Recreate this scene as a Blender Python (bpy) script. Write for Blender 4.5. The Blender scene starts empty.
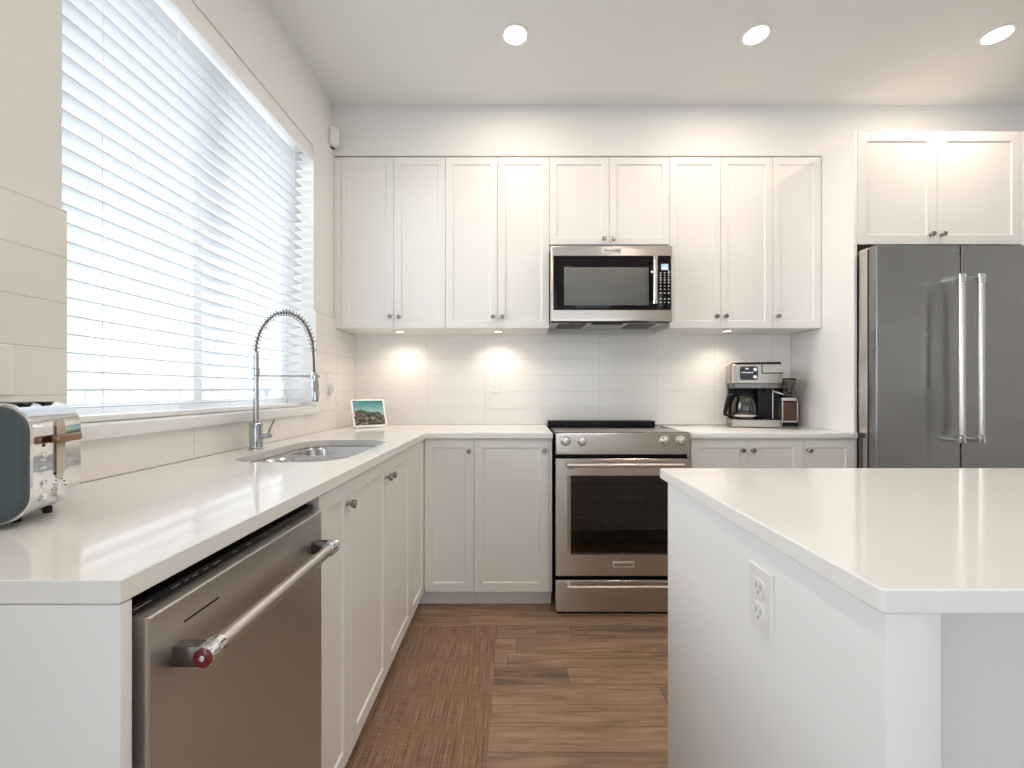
import bpy, bmesh, math, random
from mathutils import Vector, Matrix, Euler

random.seed(7)
PI = math.pi
S = bpy.context.scene
C = S.collection

# ---------------------------------------------------------------- camera
F, PX, PY, H = 430.0, 515.3, 389.7, 1.285        # focal length and vanishing point in pixels, eye height
cd = bpy.data.cameras.new('camera'); cam = bpy.data.objects.new('camera', cd); C.objects.link(cam)
cam.location = (0, 0, H); cam.rotation_euler = (PI/2, 0, 0)
cd.sensor_fit = 'HORIZONTAL'; cd.sensor_width = 36.0; cd.lens = 36.0*F/1024.0
cd.shift_x = -(PX-512)/1024.0; cd.shift_y = (PY-384)/1024.0
cd.clip_start = 0.02; cd.clip_end = 200
S.camera = cam
def X(px, D): return (px-PX)*D/F
def Z(py, D): return H-(py-PY)*D/F

# ---------------------------------------------------------------- view, world, daylight
S.view_settings.view_transform = 'Standard'; S.view_settings.look = 'None'
S.view_settings.gamma = 1.0; S.view_settings.use_curve_mapping = False
S.view_settings.exposure = 0.43
S.cycles.use_denoising = True
S.cycles.max_bounces = 10; S.cycles.diffuse_bounces = 6; S.cycles.glossy_bounces = 5
S.cycles.transparent_max_bounces = 16
S.cycles.sample_clamp_indirect = 6.0
S.cycles.caustics_reflective = False; S.cycles.caustics_refractive = False

W = bpy.data.worlds.new('overcast_sky'); S.world = W; W.use_nodes = True
bgn = W.node_tree.nodes['Background']
bgn.inputs['Color'].default_value = (0.90, 0.955, 1.0, 1); bgn.inputs['Strength'].default_value = 1.7

def area(name, loc, rot, sx, sy, energy, color, portal=False):
    l = bpy.data.lights.new(name, 'AREA'); l.shape = 'RECTANGLE'; l.size = sx; l.size_y = sy
    l.energy = energy; l.color = color
    if portal: l.cycles.is_portal = True
    o = bpy.data.objects.new(name, l); C.objects.link(o); o.location = loc; o.rotation_euler = rot
    return o
# daylight coming through the big windows of the room behind the camera, and through the kitchen window; the side lamp is added fill
area('daylight_rear', (1.0, -3.55, 1.6), (PI/2, 0, 0), 2.4, 1.6, 11, (0.68, 0.85, 1.0))
area('daylight_kitchen', (-3.4, 1.9, 3.1), (0, -math.radians(62), 0), 2.6, 3.2, 310, (0.90, 0.955, 1.0))
area('added_side_fill', (-1.62, -1.9, 1.3), (0, -PI/2, 0), 2.3, 2.2, 30, (0.80, 0.935, 1.0))  # added fill from the left rear, no known window there
LAMP = (1.0, 0.84, 0.68)
DOWNLIGHT_W = 4.8
def downlamp(x, y):                       # ceiling downlights of the rows behind the camera
    l = bpy.data.lights.new('downlight_lamp', 'AREA'); l.shape = 'DISK'; l.size = 0.11; l.energy = DOWNLIGHT_W; l.color = LAMP
    o = bpy.data.objects.new('downlight_lamp', l); C.objects.link(o); o.location = (x, y, 3.12)
for xx in (0.0, 1.254, 2.51): downlamp(xx, 0.55)

# ---------------------------------------------------------------- materials
def nodes(name):
    m = bpy.data.materials.new(name); m.use_nodes = True
    nt = m.node_tree; b = nt.nodes['Principled BSDF']
    return m, nt, b
def rgb(c): return (c[0], c[1], c[2], 1)
def plain(name, col, rough=0.5, metal=0.0, spec=0.5, coat=0.0, trans=0.0, ior=1.45, bump=0.0, bscale=200, var=0.0):
    m, nt, b = nodes(name)
    b.inputs['Base Color'].default_value = rgb(col); b.inputs['Roughness'].default_value = rough
    b.inputs['Metallic'].default_value = metal; b.inputs['Specular IOR Level'].default_value = spec
    b.inputs['Coat Weight'].default_value = coat; b.inputs['Coat Roughness'].default_value = 0.05
    b.inputs['Transmission Weight'].default_value = trans; b.inputs['IOR'].default_value = ior
    n = nt.nodes.new('ShaderNodeTexNoise'); n.inputs['Scale'].default_value = bscale
    tc = nt.nodes.new('ShaderNodeTexCoord'); nt.links.new(tc.outputs['Object'], n.inputs['Vector'])
    if var > 0:
        hs = nt.nodes.new('ShaderNodeMix'); hs.data_type = 'RGBA'
        hs.inputs['A'].default_value = rgb([c*(1-var) for c in col]); hs.inputs['B'].default_value = rgb([min(1, c*(1+var)) for c in col])
        nt.links.new(n.outputs['Fac'], hs.inputs['Factor']); nt.links.new(hs.outputs['Result'], b.inputs['Base Color'])
    if bump > 0:
        bp = nt.nodes.new('ShaderNodeBump'); bp.inputs['Strength'].default_value = bump; bp.inputs['Distance'].default_value = 0.001
        nt.links.new(n.outputs['Fac'], bp.inputs['Height']); nt.links.new(bp.outputs['Normal'], b.inputs['Normal'])
    return m
def brushed(name, col, rough, axis, aniso=0.7, streak=0.05, smudge=0.0):
    """stainless steel with its grain along the world axis"""
    m, nt, b = nodes(name); L = nt.links.new
    b.inputs['Metallic'].default_value = 1.0; b.inputs['Roughness'].default_value = rough
    g = nt.nodes.new('ShaderNodeNewGeometry'); mp = nt.nodes.new('ShaderNodeMapping')
    sc = [900, 900, 900]; sc['xyz'.index(axis)] = 6; mp.inputs['Scale'].default_value = sc
    n = nt.nodes.new('ShaderNodeTexNoise'); n.inputs['Scale'].default_value = 1.0; n.inputs['Detail'].default_value = 3
    L(g.outputs['Position'], mp.inputs['Vector']); L(mp.outputs['Vector'], n.inputs['Vector'])
    mx = nt.nodes.new('ShaderNodeMix'); mx.data_type = 'RGBA'
    mx.inputs['A'].default_value = rgb([c*(1-streak) for c in col]); mx.inputs['B'].default_value = rgb([c*(1+streak) for c in col])
    L(n.outputs['Fac'], mx.inputs['Factor']); L(mx.outputs['Result'], b.inputs['Base Color'])
    b.inputs['Anisotropic'].default_value = aniso
    if smudge > 0:                                   # wiped-dry smears on the steel
        n2 = nt.nodes.new('ShaderNodeTexNoise'); n2.inputs['Scale'].default_value = 2.0; n2.inputs['Detail'].default_value = 2; n2.inputs['Distortion'].default_value = 0.3
        L(g.outputs['Position'], n2.inputs['Vector'])
        mr = nt.nodes.new('ShaderNodeMapRange'); mr.inputs['From Min'].default_value = 0.3; mr.inputs['From Max'].default_value = 0.7
        mr.inputs['To Min'].default_value = rough-smudge*0.5; mr.inputs['To Max'].default_value = rough+smudge; L(n2.outputs['Fac'], mr.inputs['Value']); L(mr.outputs[0], b.inputs['Roughness'])
    cx = nt.nodes.new('ShaderNodeCombineXYZ'); cx.inputs[0 if axis == 'z' else 2].default_value = 1.0
    L(cx.outputs['Vector'], b.inputs['Tangent'])
    return m
def emit(name, col, strength):
    m, nt, b = nodes(name)
    b.inputs['Base Color'].default_value = rgb(col)
    b.inputs['Emission Color'].default_value = rgb(col); b.inputs['Emission Strength'].default_value = strength
    return m
def sheet_glass(name, tint=(1, 1, 1), gloss=0.08):
    """a thin pane: mostly clear, a little mirror"""
    m = bpy.data.materials.new(name); m.use_nodes = True; nt = m.node_tree; nt.nodes.clear(); L = nt.links.new
    o = nt.nodes.new('ShaderNodeOutputMaterial'); mx = nt.nodes.new('ShaderNodeMixShader')
    t = nt.nodes.new('ShaderNodeBsdfTransparent'); t.inputs['Color'].default_value = rgb(tint)
    g = nt.nodes.new('ShaderNodeBsdfGlossy'); g.inputs['Roughness'].default_value = 0.03
    fr = nt.nodes.new('ShaderNodeLayerWeight'); fr.inputs['Blend'].default_value = 0.5
    pw = nt.nodes.new('ShaderNodeMath'); pw.operation = 'POWER'; pw.inputs[1].default_value = 5.0; L(fr.outputs['Facing'], pw.inputs[0])
    ad = nt.nodes.new('ShaderNodeMath'); ad.operation = 'MULTIPLY_ADD'; ad.use_clamp = True; ad.inputs[1].default_value = 0.8; ad.inputs[2].default_value = gloss*0.6
    L(pw.outputs[0], ad.inputs[0]); L(ad.outputs[0], mx.inputs['Fac']); L(t.outputs[0], mx.inputs[1]); L(g.outputs[0], mx.inputs[2]); L(mx.outputs[0], o.inputs['Surface'])
    return m
def tile_mat(name, ua, u0, pitch_u, z0, pitch_z, col):
    """stacked wall tile: joints cut by world position along axis ua (0 = x, 1 = y) and height"""
    m, nt, b = nodes(name); L = nt.links.new
    g = nt.nodes.new('ShaderNodeNewGeometry'); sp = nt.nodes.new('ShaderNodeSeparateXYZ'); L(g.outputs['Position'], sp.inputs[0])
    def M(op, a, bb=None):
        n = nt.nodes.new('ShaderNodeMath'); n.operation = op
        for i, v in enumerate((a, bb)):
            if v is None: continue
            if isinstance(v, (int, float)): n.inputs[i].default_value = v
            else: L(v, n.inputs[i])
        return n.outputs[0]
    def dist(src, o, p):
        f = M('FRACT', M('DIVIDE', M('SUBTRACT', src, o), p))
        return M('MULTIPLY', M('MINIMUM', f, M('SUBTRACT', 1.0, f)), p)
    du = dist(sp.outputs[ua], u0, pitch_u); dz = dist(sp.outputs[2], z0, pitch_z)
    d = M('MINIMUM', du, dz)
    mr = nt.nodes.new('ShaderNodeMapRange'); mr.inputs['From Min'].default_value = 0.0008; mr.inputs['From Max'].default_value = 0.0022
    L(d, mr.inputs['Value'])
    mx = nt.nodes.new('ShaderNodeMix'); mx.data_type = 'RGBA'
    mx.inputs['A'].default_value = rgb([c*0.85 for c in col]); mx.inputs['B'].default_value = rgb(col)
    L(mr.outputs[0], mx.inputs['Factor']); L(mx.outputs['Result'], b.inputs['Base Color'])
    bp = nt.nodes.new('ShaderNodeBump'); bp.inputs['Strength'].default_value = 0.6; bp.inputs['Distance'].default_value = 0.0015
    L(mr.outputs[0], bp.inputs['Height']); L(bp.outputs['Normal'], b.inputs['Normal'])
    b.inputs['Roughness'].default_value = 0.16
    return m
def floor_mat():
    m, nt, b = nodes('oak_vinyl_planks'); L = nt.links.new
    g = nt.nodes.new('ShaderNodeNewGeometry'); sp = nt.nodes.new('ShaderNodeSeparateXYZ'); L(g.outputs['Position'], sp.inputs[0])
    def M(op, a, bb=None):
        n = nt.nodes.new('ShaderNodeMath'); n.operation = op
        for i, v in enumerate((a, bb)):
            if v is None: continue
            if isinstance(v, (int, float)): n.inputs[i].default_value = v
            else: L(v, n.inputs[i])
        return n.outputs[0]
    PW, PL = 0.1155, 1.15
    v = M('DIVIDE', M('SUBTRACT', sp.outputs[1], 1.525), PW)
    row = M('FLOOR', v); fv = M('FRACT', v)
    wn = nt.nodes.new('ShaderNodeTexWhiteNoise'); wn.noise_dimensions = '1D'; L(row, wn.inputs['W'])
    u = M('ADD', M('DIVIDE', sp.outputs[0], PL), M('MULTIPLY', wn.outputs['Value'], 7.3))
    col = M('FLOOR', u); fu = M('FRACT', u)
    cb = nt.nodes.new('ShaderNodeCombineXYZ'); L(row, cb.inputs[0]); L(col, cb.inputs[1])
    w2 = nt.nodes.new('ShaderNodeTexWhiteNoise'); w2.noise_dimensions = '2D'; L(cb.outputs[0], w2.inputs['Vector'])
    # grain: noise stretched along the plank, shifted per plank
    off = nt.nodes.new('ShaderNodeVectorMath'); off.operation = 'SCALE'; off.inputs['Scale'].default_value = 9.0; L(w2.outputs['Color'], off.inputs[0])
    ad = nt.nodes.new('ShaderNodeVectorMath'); ad.operation = 'ADD'; L(g.outputs['Position'], ad.inputs[0]); L(off.outputs[0], ad.inputs[1])
    mp = nt.nodes.new('ShaderNodeMapping'); mp.inputs['Scale'].default_value = (1.3, 15, 1); L(ad.outputs[0], mp.inputs['Vector'])
    n1 = nt.nodes.new('ShaderNodeTexNoise'); n1.inputs['Scale'].default_value = 1.6; n1.inputs['Detail'].default_value = 7; n1.inputs['Roughness'].default_value = 0.62; n1.inputs['Distortion'].default_value = 0.9
    L(mp.outputs[0], n1.inputs['Vector'])
    mp2 = nt.nodes.new('ShaderNodeMapping'); mp2.inputs['Scale'].default_value = (6, 130, 1); L(ad.outputs[0], mp2.inputs['Vector'])
    n2 = nt.nodes.new('ShaderNodeTexNoise'); n2.inputs['Scale'].default_value = 1.0; n2.inputs['Detail'].default_value = 4; L(mp2.outputs[0], n2.inputs['Vector'])
    rp = nt.nodes.new('ShaderNodeValToRGB'); e = rp.color_ramp.elements
    e[0].position = 0.34; e[0].color = (0.135, 0.093, 0.068, 1); e[1].position = 0.67; e[1].color = (0.45, 0.31, 0.203, 1)
    mid = rp.color_ramp.elements.new(0.5); mid.color = (0.29, 0.192, 0.126, 1)
    t = M('ADD', M('MULTIPLY', n1.outputs['Fac'], 0.75), M('ADD', M('MULTIPLY', n2.outputs['Fac'], 0.25), M('MULTIPLY', M('SUBTRACT', w2.outputs['Value'], 0.5), 0.17)))
    L(t, rp.inputs['Fac'])
    ev = M('MULTIPLY', M('MINIMUM', fv, M('SUBTRACT', 1.0, fv)), PW); eu = M('MULTIPLY', M('MINIMUM', fu, M('SUBTRACT', 1.0, fu)), PL)
    ed = M('MINIMUM', ev, eu)
    mr = nt.nodes.new('ShaderNodeMapRange'); mr.inputs['From Min'].default_value = 0.0004; mr.inputs['From Max'].default_value = 0.0014; L(ed, mr.inputs['Value'])
    mx = nt.nodes.new('ShaderNodeMix'); mx.data_type = 'RGBA'; mx.inputs['A'].default_value = (0.07, 0.04, 0.025, 1)
    L(mr.outputs[0], mx.inputs['Factor']); L(rp.outputs['Color'], mx.inputs['B']); L(mx.outputs['Result'], b.inputs['Base Color'])
    bp = nt.nodes.new('ShaderNodeBump'); bp.inputs['Strength'].default_value = 0.25; bp.inputs['Distance'].default_value = 0.001
    L(M('ADD', mr.outputs[0], M('MULTIPLY', n2.outputs['Fac'], 0.3)), bp.inputs['Height']); L(bp.outputs['Normal'], b.inputs['Normal'])
    b.inputs['Roughness'].default_value = 0.42
    return m
def mat_weave():
    m, nt, b = nodes('woven_vinyl'); L = nt.links.new
    g = nt.nodes.new('ShaderNodeNewGeometry')
    outs = []
    for s in ((560, 9, 1), (26, 640, 1)):
        mp = nt.nodes.new('ShaderNodeMapping'); mp.inputs['Scale'].default_value = s; L(g.outputs['Position'], mp.inputs['Vector'])
        n = nt.nodes.new('ShaderNodeTexNoise'); n.inputs['Scale'].default_value = 0.55; n.inputs['Detail'].default_value = 2; L(mp.outputs[0], n.inputs['Vector']); outs.append(n.outputs['Fac'])
    a = nt.nodes.new('ShaderNodeMath'); a.operation = 'MULTIPLY_ADD'; a.inputs[1].default_value = 1.9; L(outs[0], a.inputs[0])
    a2 = nt.nodes.new('ShaderNodeMath'); a2.operation = 'MULTIPLY_ADD'; a2.inputs[1].default_value = 0.9; a2.inputs[2].default_value = -0.9; L(outs[1], a2.inputs[0]); L(a2.outputs[0], a.inputs[2])
    rp = nt.nodes.new('ShaderNodeValToRGB'); e = rp.color_ramp.elements
    h = nt.nodes.new('ShaderNodeMath'); h.operation = 'MULTIPLY'; h.inputs[1].default_value = 0.5; L(a.outputs[0], h.inputs[0]); L(h.outputs[0], rp.inputs['Fac'])
    e[0].position = 0.04; e[0].color = (0.13, 0.073, 0.046, 1); e[1].position = 0.50; e[1].color = (0.47, 0.31, 0.203, 1)
    L(rp.outputs['Color'], b.inputs['Base Color']); b.inputs['Roughness'].default_value = 0.75
    bp = nt.nodes.new('ShaderNodeBump'); bp.inputs['Strength'].default_value = 0.5; bp.inputs['Distance'].default_value = 0.002
    L(h.outputs[0], bp.inputs['Height']); L(bp.outputs['Normal'], b.inputs['Normal'])
    return m
def screen_mat():
    """a photo shown on a screen: teal sky over rocky cliffs (object coordinates, 0..1 in x and z)"""
    m, nt, b = nodes('screen_picture'); L = nt.links.new
    tc = nt.nodes.new('ShaderNodeTexCoord'); sp = nt.nodes.new('ShaderNodeSeparateXYZ'); L(tc.outputs['Generated'], sp.inputs[0])
    def noise(scale, det):
        n = nt.nodes.new('ShaderNodeTexNoise'); n.inputs['Scale'].default_value = scale; n.inputs['Detail'].default_value = det
        L(tc.outputs['Generated'], n.inputs['Vector']); return n.outputs['Fac']
    def M(op, a, bb):
        n = nt.nodes.new('ShaderNodeMath'); n.operation = op
        for i, v in enumerate((a, bb)):
            if isinstance(v, (int, float)): n.inputs[i].default_value = v
            else: L(v, n.inputs[i])
        return n.outputs[0]
    sky = nt.nodes.new('ShaderNodeValToRGB'); e = sky.color_ramp.elements
    e[0].position = 0.5; e[0].color = (0.42, 0.68, 0.60, 1); e[1].position = 1.0; e[1].color = (0.04, 0.30, 0.28, 1)
    L(M('ADD', sp.outputs[2], M('MULTIPLY', M('SUBTRACT', noise(3, 3), 0.5), 0.5)), sky.inputs['Fac'])
    rock = nt.nodes.new('ShaderNodeValToRGB'); e = rock.color_ramp.elements
    e[0].position = 0.36; e[0].color = (0.02, 0.025, 0.02, 1); e[1].position = 0.68; e[1].color = (0.50, 0.42, 0.32, 1)
    q = rock.color_ramp.elements.new(0.52); q.color = (0.16, 0.13, 0.08, 1)
    L(noise(9, 6), rock.inputs['Fac'])
    line = M('ADD', 0.57, M('ADD', M('MULTIPLY', M('SUBTRACT', noise(4.5, 5), 0.5), 0.36), M('MULTIPLY', M('SUBTRACT', 0.4, sp.outputs[0]), 0.22)))
    fac = M('GREATER_THAN', sp.outputs[2], line)
    mx = nt.nodes.new('ShaderNodeMix'); mx.data_type = 'RGBA'; L(fac, mx.inputs['Factor']); L(rock.outputs['Color'], mx.inputs['A']); L(sky.outputs['Color'], mx.inputs['B'])
    b.inputs['Base Color'].default_value = (0.01, 0.01, 0.01, 1); b.inputs['Roughness'].default_value = 0.1
    L(mx.outputs['Result'], b.inputs['Emission Color']); b.inputs['Emission Strength'].default_value = 0.55
    return m

M = {}
M['wall'] = plain('wall_paint', (0.795, 0.793, 0.785), 0.7, bump=0.08, bscale=350)
M['ceiling'] = plain('ceiling_paint', (0.82, 0.815, 0.80), 0.85, bump=0.06, bscale=300)
M['cab'] = plain('cabinet_lacquer', (0.83, 0.815, 0.795), 0.38, bump=0.02, bscale=400)
M['panel'] = plain('island_panel_paint', (0.82, 0.82, 0.82), 0.45, bump=0.03, bscale=300)
M['quartz'] = plain('white_quartz', (0.87, 0.86, 0.845), 0.08, var=0.012, bscale=60)
M['plastic'] = plain('white_plastic', (0.84, 0.83, 0.81), 0.35, var=0.01)
M['plastic_dark'] = plain('socket_slot', (0.34, 0.33, 0.32), 0.5, var=0.05)
M['steel_x'] = brushed('brushed_steel_across', (0.60, 0.55, 0.50), 0.27, 'x')
M['steel_y'] = brushed('brushed_steel_along', (0.62, 0.59, 0.56), 0.37, 'y')
M['steel_z'] = brushed('brushed_steel_upright', (0.62, 0.58, 0.54), 0.25, 'z')
M['steel_warm'] = brushed('warm_brushed_steel', (0.37, 0.335, 0.295), 0.34, 'x', 0.5)
M['fridge'] = brushed('fridge_steel', (0.315, 0.315, 0.31), 0.28, 'x', 0.6, 0.05, 0.14)
M['bar'] = plain('satin_steel_bar', (0.68, 0.65, 0.61), 0.33, 1.0, var=0.03)
M['chrome'] = plain('polished_chrome', (0.80, 0.80, 0.80), 0.07, 1.0, var=0.01)
M['tapchrome'] = plain('tap_chrome', (0.50, 0.51, 0.53), 0.09, 1.0, var=0.01)
M['darksteel'] = plain('dark_steel', (0.15, 0.135, 0.125), 0.3, 1.0, var=0.03)
M['nickel'] = plain('knob_nickel', (0.33, 0.31, 0.29), 0.24, 1.0, var=0.03)
M['black'] = plain('black_plastic', (0.010, 0.009, 0.010), 0.4, spec=0.25, var=0.1)
M['blackgloss'] = plain('black_glass', (0.006, 0.005, 0.006), 0.08, spec=0.3, var=0.1)
M['rubber'] = plain('dark_rubber', (0.02, 0.02, 0.02), 0.7, var=0.1)
M['gap'] = plain('dark_cavity', (0.03, 0.028, 0.026), 0.8, var=0.1)
M['mwin'] = plain('microwave_mesh_window', (0.135, 0.14, 0.132), 0.4, var=0.05, bscale=900)
M['teal'] = plain('matte_slate_teal', (0.058, 0.086, 0.098), 0.42, var=0.02)
M['copper'] = plain('bronze_lever', (0.30, 0.16, 0.09), 0.3, 0.7, var=0.1)
M['cream'] = plain('cream_slot', (0.55, 0.50, 0.40), 0.5, var=0.03)
M['red'] = plain('red_medallion', (0.16, 0.008, 0.015), 0.25, coat=0.5, var=0.1)
M['floor'] = floor_mat()
M['rug'] = mat_weave()
M['rug_edge'] = plain('mat_binding', (0.13, 0.08, 0.05), 0.8, var=0.1)
TILE = (0.82, 0.80, 0.775)
M['tile_x'] = tile_mat('stacked_tile_rear', 0, 0.1925, 0.4145, 1.034, 0.1185, TILE)
M['tile_y'] = tile_mat('stacked_tile_side', 1, 2.391, 0.4145, 1.034, 0.1185, TILE)
M['frame'] = plain('window_vinyl', (0.85, 0.85, 0.85), 0.4, var=0.01)
M['pane'] = sheet_glass('clear_pane')
M['ovenglass'] = sheet_glass('smoked_oven_glass', (0.50, 0.44, 0.38), 0.10)
M['jug'] = sheet_glass('carafe_glass', (0.62, 0.60, 0.58), 0.14)
M['hopper'] = sheet_glass('smoky_hopper', (0.78, 0.74, 0.70), 0.12)
M['oven_in'] = plain('oven_enamel', (0.13, 0.105, 0.085), 0.4, var=0.15)
M['beans'] = plain('coffee_beans', (0.035, 0.018, 0.010), 0.45, var=0.3, bscale=300)
M['grounds'] = plain('coffee_brown_bin', (0.095, 0.050, 0.030), 0.25, var=0.2, bscale=120)
M['lcd'] = emit('blue_lcd', (0.30, 0.42, 0.55), 0.6)
M['white_mark'] = plain('white_print', (0.75, 0.75, 0.74), 0.5, var=0.01)
M['grey_mark'] = plain('grey_print', (0.30, 0.29, 0.28), 0.5, var=0.01)
M['badge_ink'] = plain('badge_ink', (0.05, 0.05, 0.05), 0.4, var=0.01)
M['badge'] = plain('badge_plate', (0.74, 0.70, 0.66), 0.3, 0.6, var=0.02)
M['lamp'] = emit('lamp_diffuser', (1.0, 0.90, 0.78), 14.0)
M['puck'] = emit('puck_diffuser', (1.0, 0.86, 0.68), 8.0)
M['cloth'] = plain('grey_fabric', (0.35, 0.33, 0.32), 0.9, bump=0.3, bscale=900)
M['screen'] = screen_mat()
M['sink'] = brushed('sink_steel', (0.62, 0.62, 0.62), 0.22, 'x', 0.3, 0.04)
M['roof'] = plain('pale_roof', (0.55, 0.58, 0.62), 0.9, var=0.05)
M['stucco'] = plain('pale_stucco', (0.82, 0.84, 0.86), 0.9, var=0.03, bscale=4)
M['winglass'] = plain('far_window_glass', (0.52, 0.60, 0.66), 0.2, var=0.1)
M['rail'] = plain('railing_paint', (0.50, 0.53, 0.57), 0.5, var=0.05)
def slat_mat():
    m = bpy.data.materials.new('blind_slat'); m.use_nodes = True; nt = m.node_tree; b = nt.nodes['Principled BSDF']; L = nt.links.new
    b.inputs['Base Color'].default_value = (0.62, 0.635, 0.65, 1); b.inputs['Roughness'].default_value = 0.45
    t = nt.nodes.new('ShaderNodeBsdfTranslucent'); t.inputs['Color'].default_value = (0.86, 0.89, 0.92, 1)
    mx = nt.nodes.new('ShaderNodeMixShader'); mx.inputs['Fac'].default_value = 0.22
    o = nt.nodes['Material Output']; L(b.outputs[0], mx.inputs[1]); L(t.outputs[0], mx.inputs[2]); L(mx.outputs[0], o.inputs['Surface'])
    return m
M['slat'] = slat_mat()

# ---------------------------------------------------------------- mesh builder
class MB:
    def __init__(s): s.v = []; s.f = []; s.ang = 24
    def add(s, vs, fs):
        k = len(s.v); s.v += [Vector(p) for p in vs]; s.f += [tuple(i+k for i in f) for f in fs]; return s
    def box(s, x0, x1, y0, y1, z0, z1, c=0.0):
        """box with chamfered edges"""
        bm = bmesh.new(); bmesh.ops.create_cube(bm, size=1)
        for v in bm.verts:
            v.co = Vector(((x0+x1)/2+v.co.x*(x1-x0), (y0+y1)/2+v.co.y*(y1-y0), (z0+z1)/2+v.co.z*(z1-z0)))
        if c > 0: bmesh.ops.bevel(bm, geom=list(bm.edges), offset=c, segments=2, profile=0.5, affect='EDGES')
        bm.verts.index_update(); s.add([v.co.copy() for v in bm.verts], [[v.index for v in f.verts] for f in bm.faces]); bm.free(); return s
    def rings(s, rings, cap0=True, cap1=True):
        """loft closed loops with equal counts"""
        n = len(rings[0]); vs = [p for r in rings for p in r]; fs = []
        for k in range(len(rings)-1):
            for i in range(n):
                j = (i+1) % n; fs.append((k*n+i, k*n+j, (k+1)*n+j, (k+1)*n+i))
        if cap0: fs.append(tuple(reversed(range(n))))
        if cap1: fs.append(tuple((len(rings)-1)*n+i for i in range(n)))
        return s.add(vs, fs)
    def slab(s, o, U, V, w, h, prof):
        """nested rectangles: prof = [(inset, height along U x V), ...], capped at both ends"""
        o, U, V = Vector(o), Vector(U), Vector(V); N = U.cross(V)
        return s.rings([[o+U*i+V*i+N*n, o+U*(w-i)+V*i+N*n, o+U*(w-i)+V*(h-i)+N*n, o+U*i+V*(h-i)+N*n] for i, n in prof])
    def lathe(s, o, axis, prof, seg=24, cap0=True, cap1=True):
        o = Vector(o); A = Vector(axis).normalized(); t = Vector((0, 0, 1)) if abs(A.z) < 0.9 else Vector((1, 0, 0))
        B = A.cross(t).normalized(); D = A.cross(B)
        return s.rings([[o+A*hh+(B*math.cos(2*PI*i/seg)+D*math.sin(2*PI*i/seg))*max(r, 1e-5) for i in range(seg)] for r, hh in prof], cap0, cap1)
    def tube(s, pts, r, seg=10, closed=False):
        if seg < 16: s.ang = 62
        pts = [Vector(p) for p in pts]; n = len(pts); rr = r if isinstance(r, (list, tuple)) else [r]*n
        T = [(pts[min(i+1, n-1)]-pts[max(i-1, 0)]).normalized() for i in range(n)]
        up = Vector((0, 0, 1)) if abs(T[0].z) < 0.9 else Vector((1, 0, 0)); B = T[0].cross(up).normalized(); R = []
        for i in range(n):
            B = (B-T[i]*B.dot(T[i])).normalized(); D = T[i].cross(B)
            R.append([pts[i]+(B*math.cos(2*PI*k/seg)+D*math.sin(2*PI*k/seg))*rr[i] for k in range(seg)])
        return s.rings(R)
    def plate(s, outer, holes, z0, z1):
        """flat plate with holes: outlines in plan, between two heights"""
        bm = bmesh.new(); loops = []
        for lp in [outer]+holes:
            vs = [bm.verts.new((x, y, z1)) for x, y in lp]; loops.append(vs)
            for i in range(len(vs)): bm.edges.new((vs[i], vs[(i+1) % len(vs)]))
        bmesh.ops.triangle_fill(bm, use_beauty=True, edges=list(bm.edges))
        bm.verts.index_update()
        top = [v.co.copy() for v in bm.verts]; n = len(top); fs = []
        for f in bm.faces:
            idx = [v.index for v in f.verts]
            if f.normal.z < 0: idx = idx[::-1]
            fs.append(tuple(idx)); fs.append(tuple(i+n for i in reversed(idx)))
        for vs in loops:
            for i in range(len(vs)):
                a, b2 = vs[i].index, vs[(i+1) % len(vs)].index; fs.append((a, b2, b2+n, a+n))
        bm.free()
        return s.add(top+[Vector((p.x, p.y, z0)) for p in top], fs)
    def xf(s, mat):
        s.v = [mat @ p for p in s.v]; return s
def rrect(x0, x1, y0, y1, r, seg=6):
    p = []
    for cx, cy, a in ((x1-r, y1-r, 0), (x0+r, y1-r, 90), (x0+r, y0+r, 180), (x1-r, y0+r, 270)):
        for k in range(seg+1):
            t = math.radians(a+90*k/seg); p.append((cx+r*math.cos(t), cy+r*math.sin(t)))
    return p

def wm(o):
    m = Matrix.Translation(o.location) @ o.rotation_euler.to_matrix().to_4x4()
    return wm(o.parent) @ m if o.parent else m
def part(name, mb, mat, parent=None, local=False, label=None, bevel=0.0, recalc=True):
    me = bpy.data.meshes.new(name)
    vs = mb.v
    if parent is not None and not local:
        inv = wm(parent).inverted(); vs = [inv @ p for p in vs]
    me.from_pydata([tuple(p) for p in vs], [], mb.f)
    if recalc:
        bm = bmesh.new(); bm.from_mesh(me); bmesh.ops.recalc_face_normals(bm, faces=bm.faces); bm.to_mesh(me); bm.free()
    for p in me.polygons: p.use_smooth = len(p.vertices) <= 4
    me.set_sharp_from_angle(angle=math.radians(mb.ang))
    me.materials.append(M[mat] if isinstance(mat, str) else mat)
    o = bpy.data.objects.new(name, me); C.objects.link(o)
    if parent is not None: o.parent = parent
    if label: o['label'] = label
    if bevel > 0:
        md = o.modifiers.new('soft_edges', 'BEVEL'); md.width = bevel; md.segments = 2; md.limit_method = 'ANGLE'; md.angle_limit = math.radians(40); md.harden_normals = True
    return o
def tag(o, label, cat, group=None):
    o['label'] = label; o['category'] = cat
    if group: o['group'] = group
    return o
def thing(name, loc, label, cat, group=None, rotz=0.0):
    o = bpy.data.objects.new(name, None); C.objects.link(o); o.location = loc; o.rotation_euler = (0, 0, rotz); o.empty_display_size = 0.05
    return tag(o, label, cat, group)
def struct(name, mb, mat, bevel=0.0, parent=None):
    o = part(name, mb, mat, parent, bevel=bevel)
    if parent is None: o['kind'] = 'structure'
    return o
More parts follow.
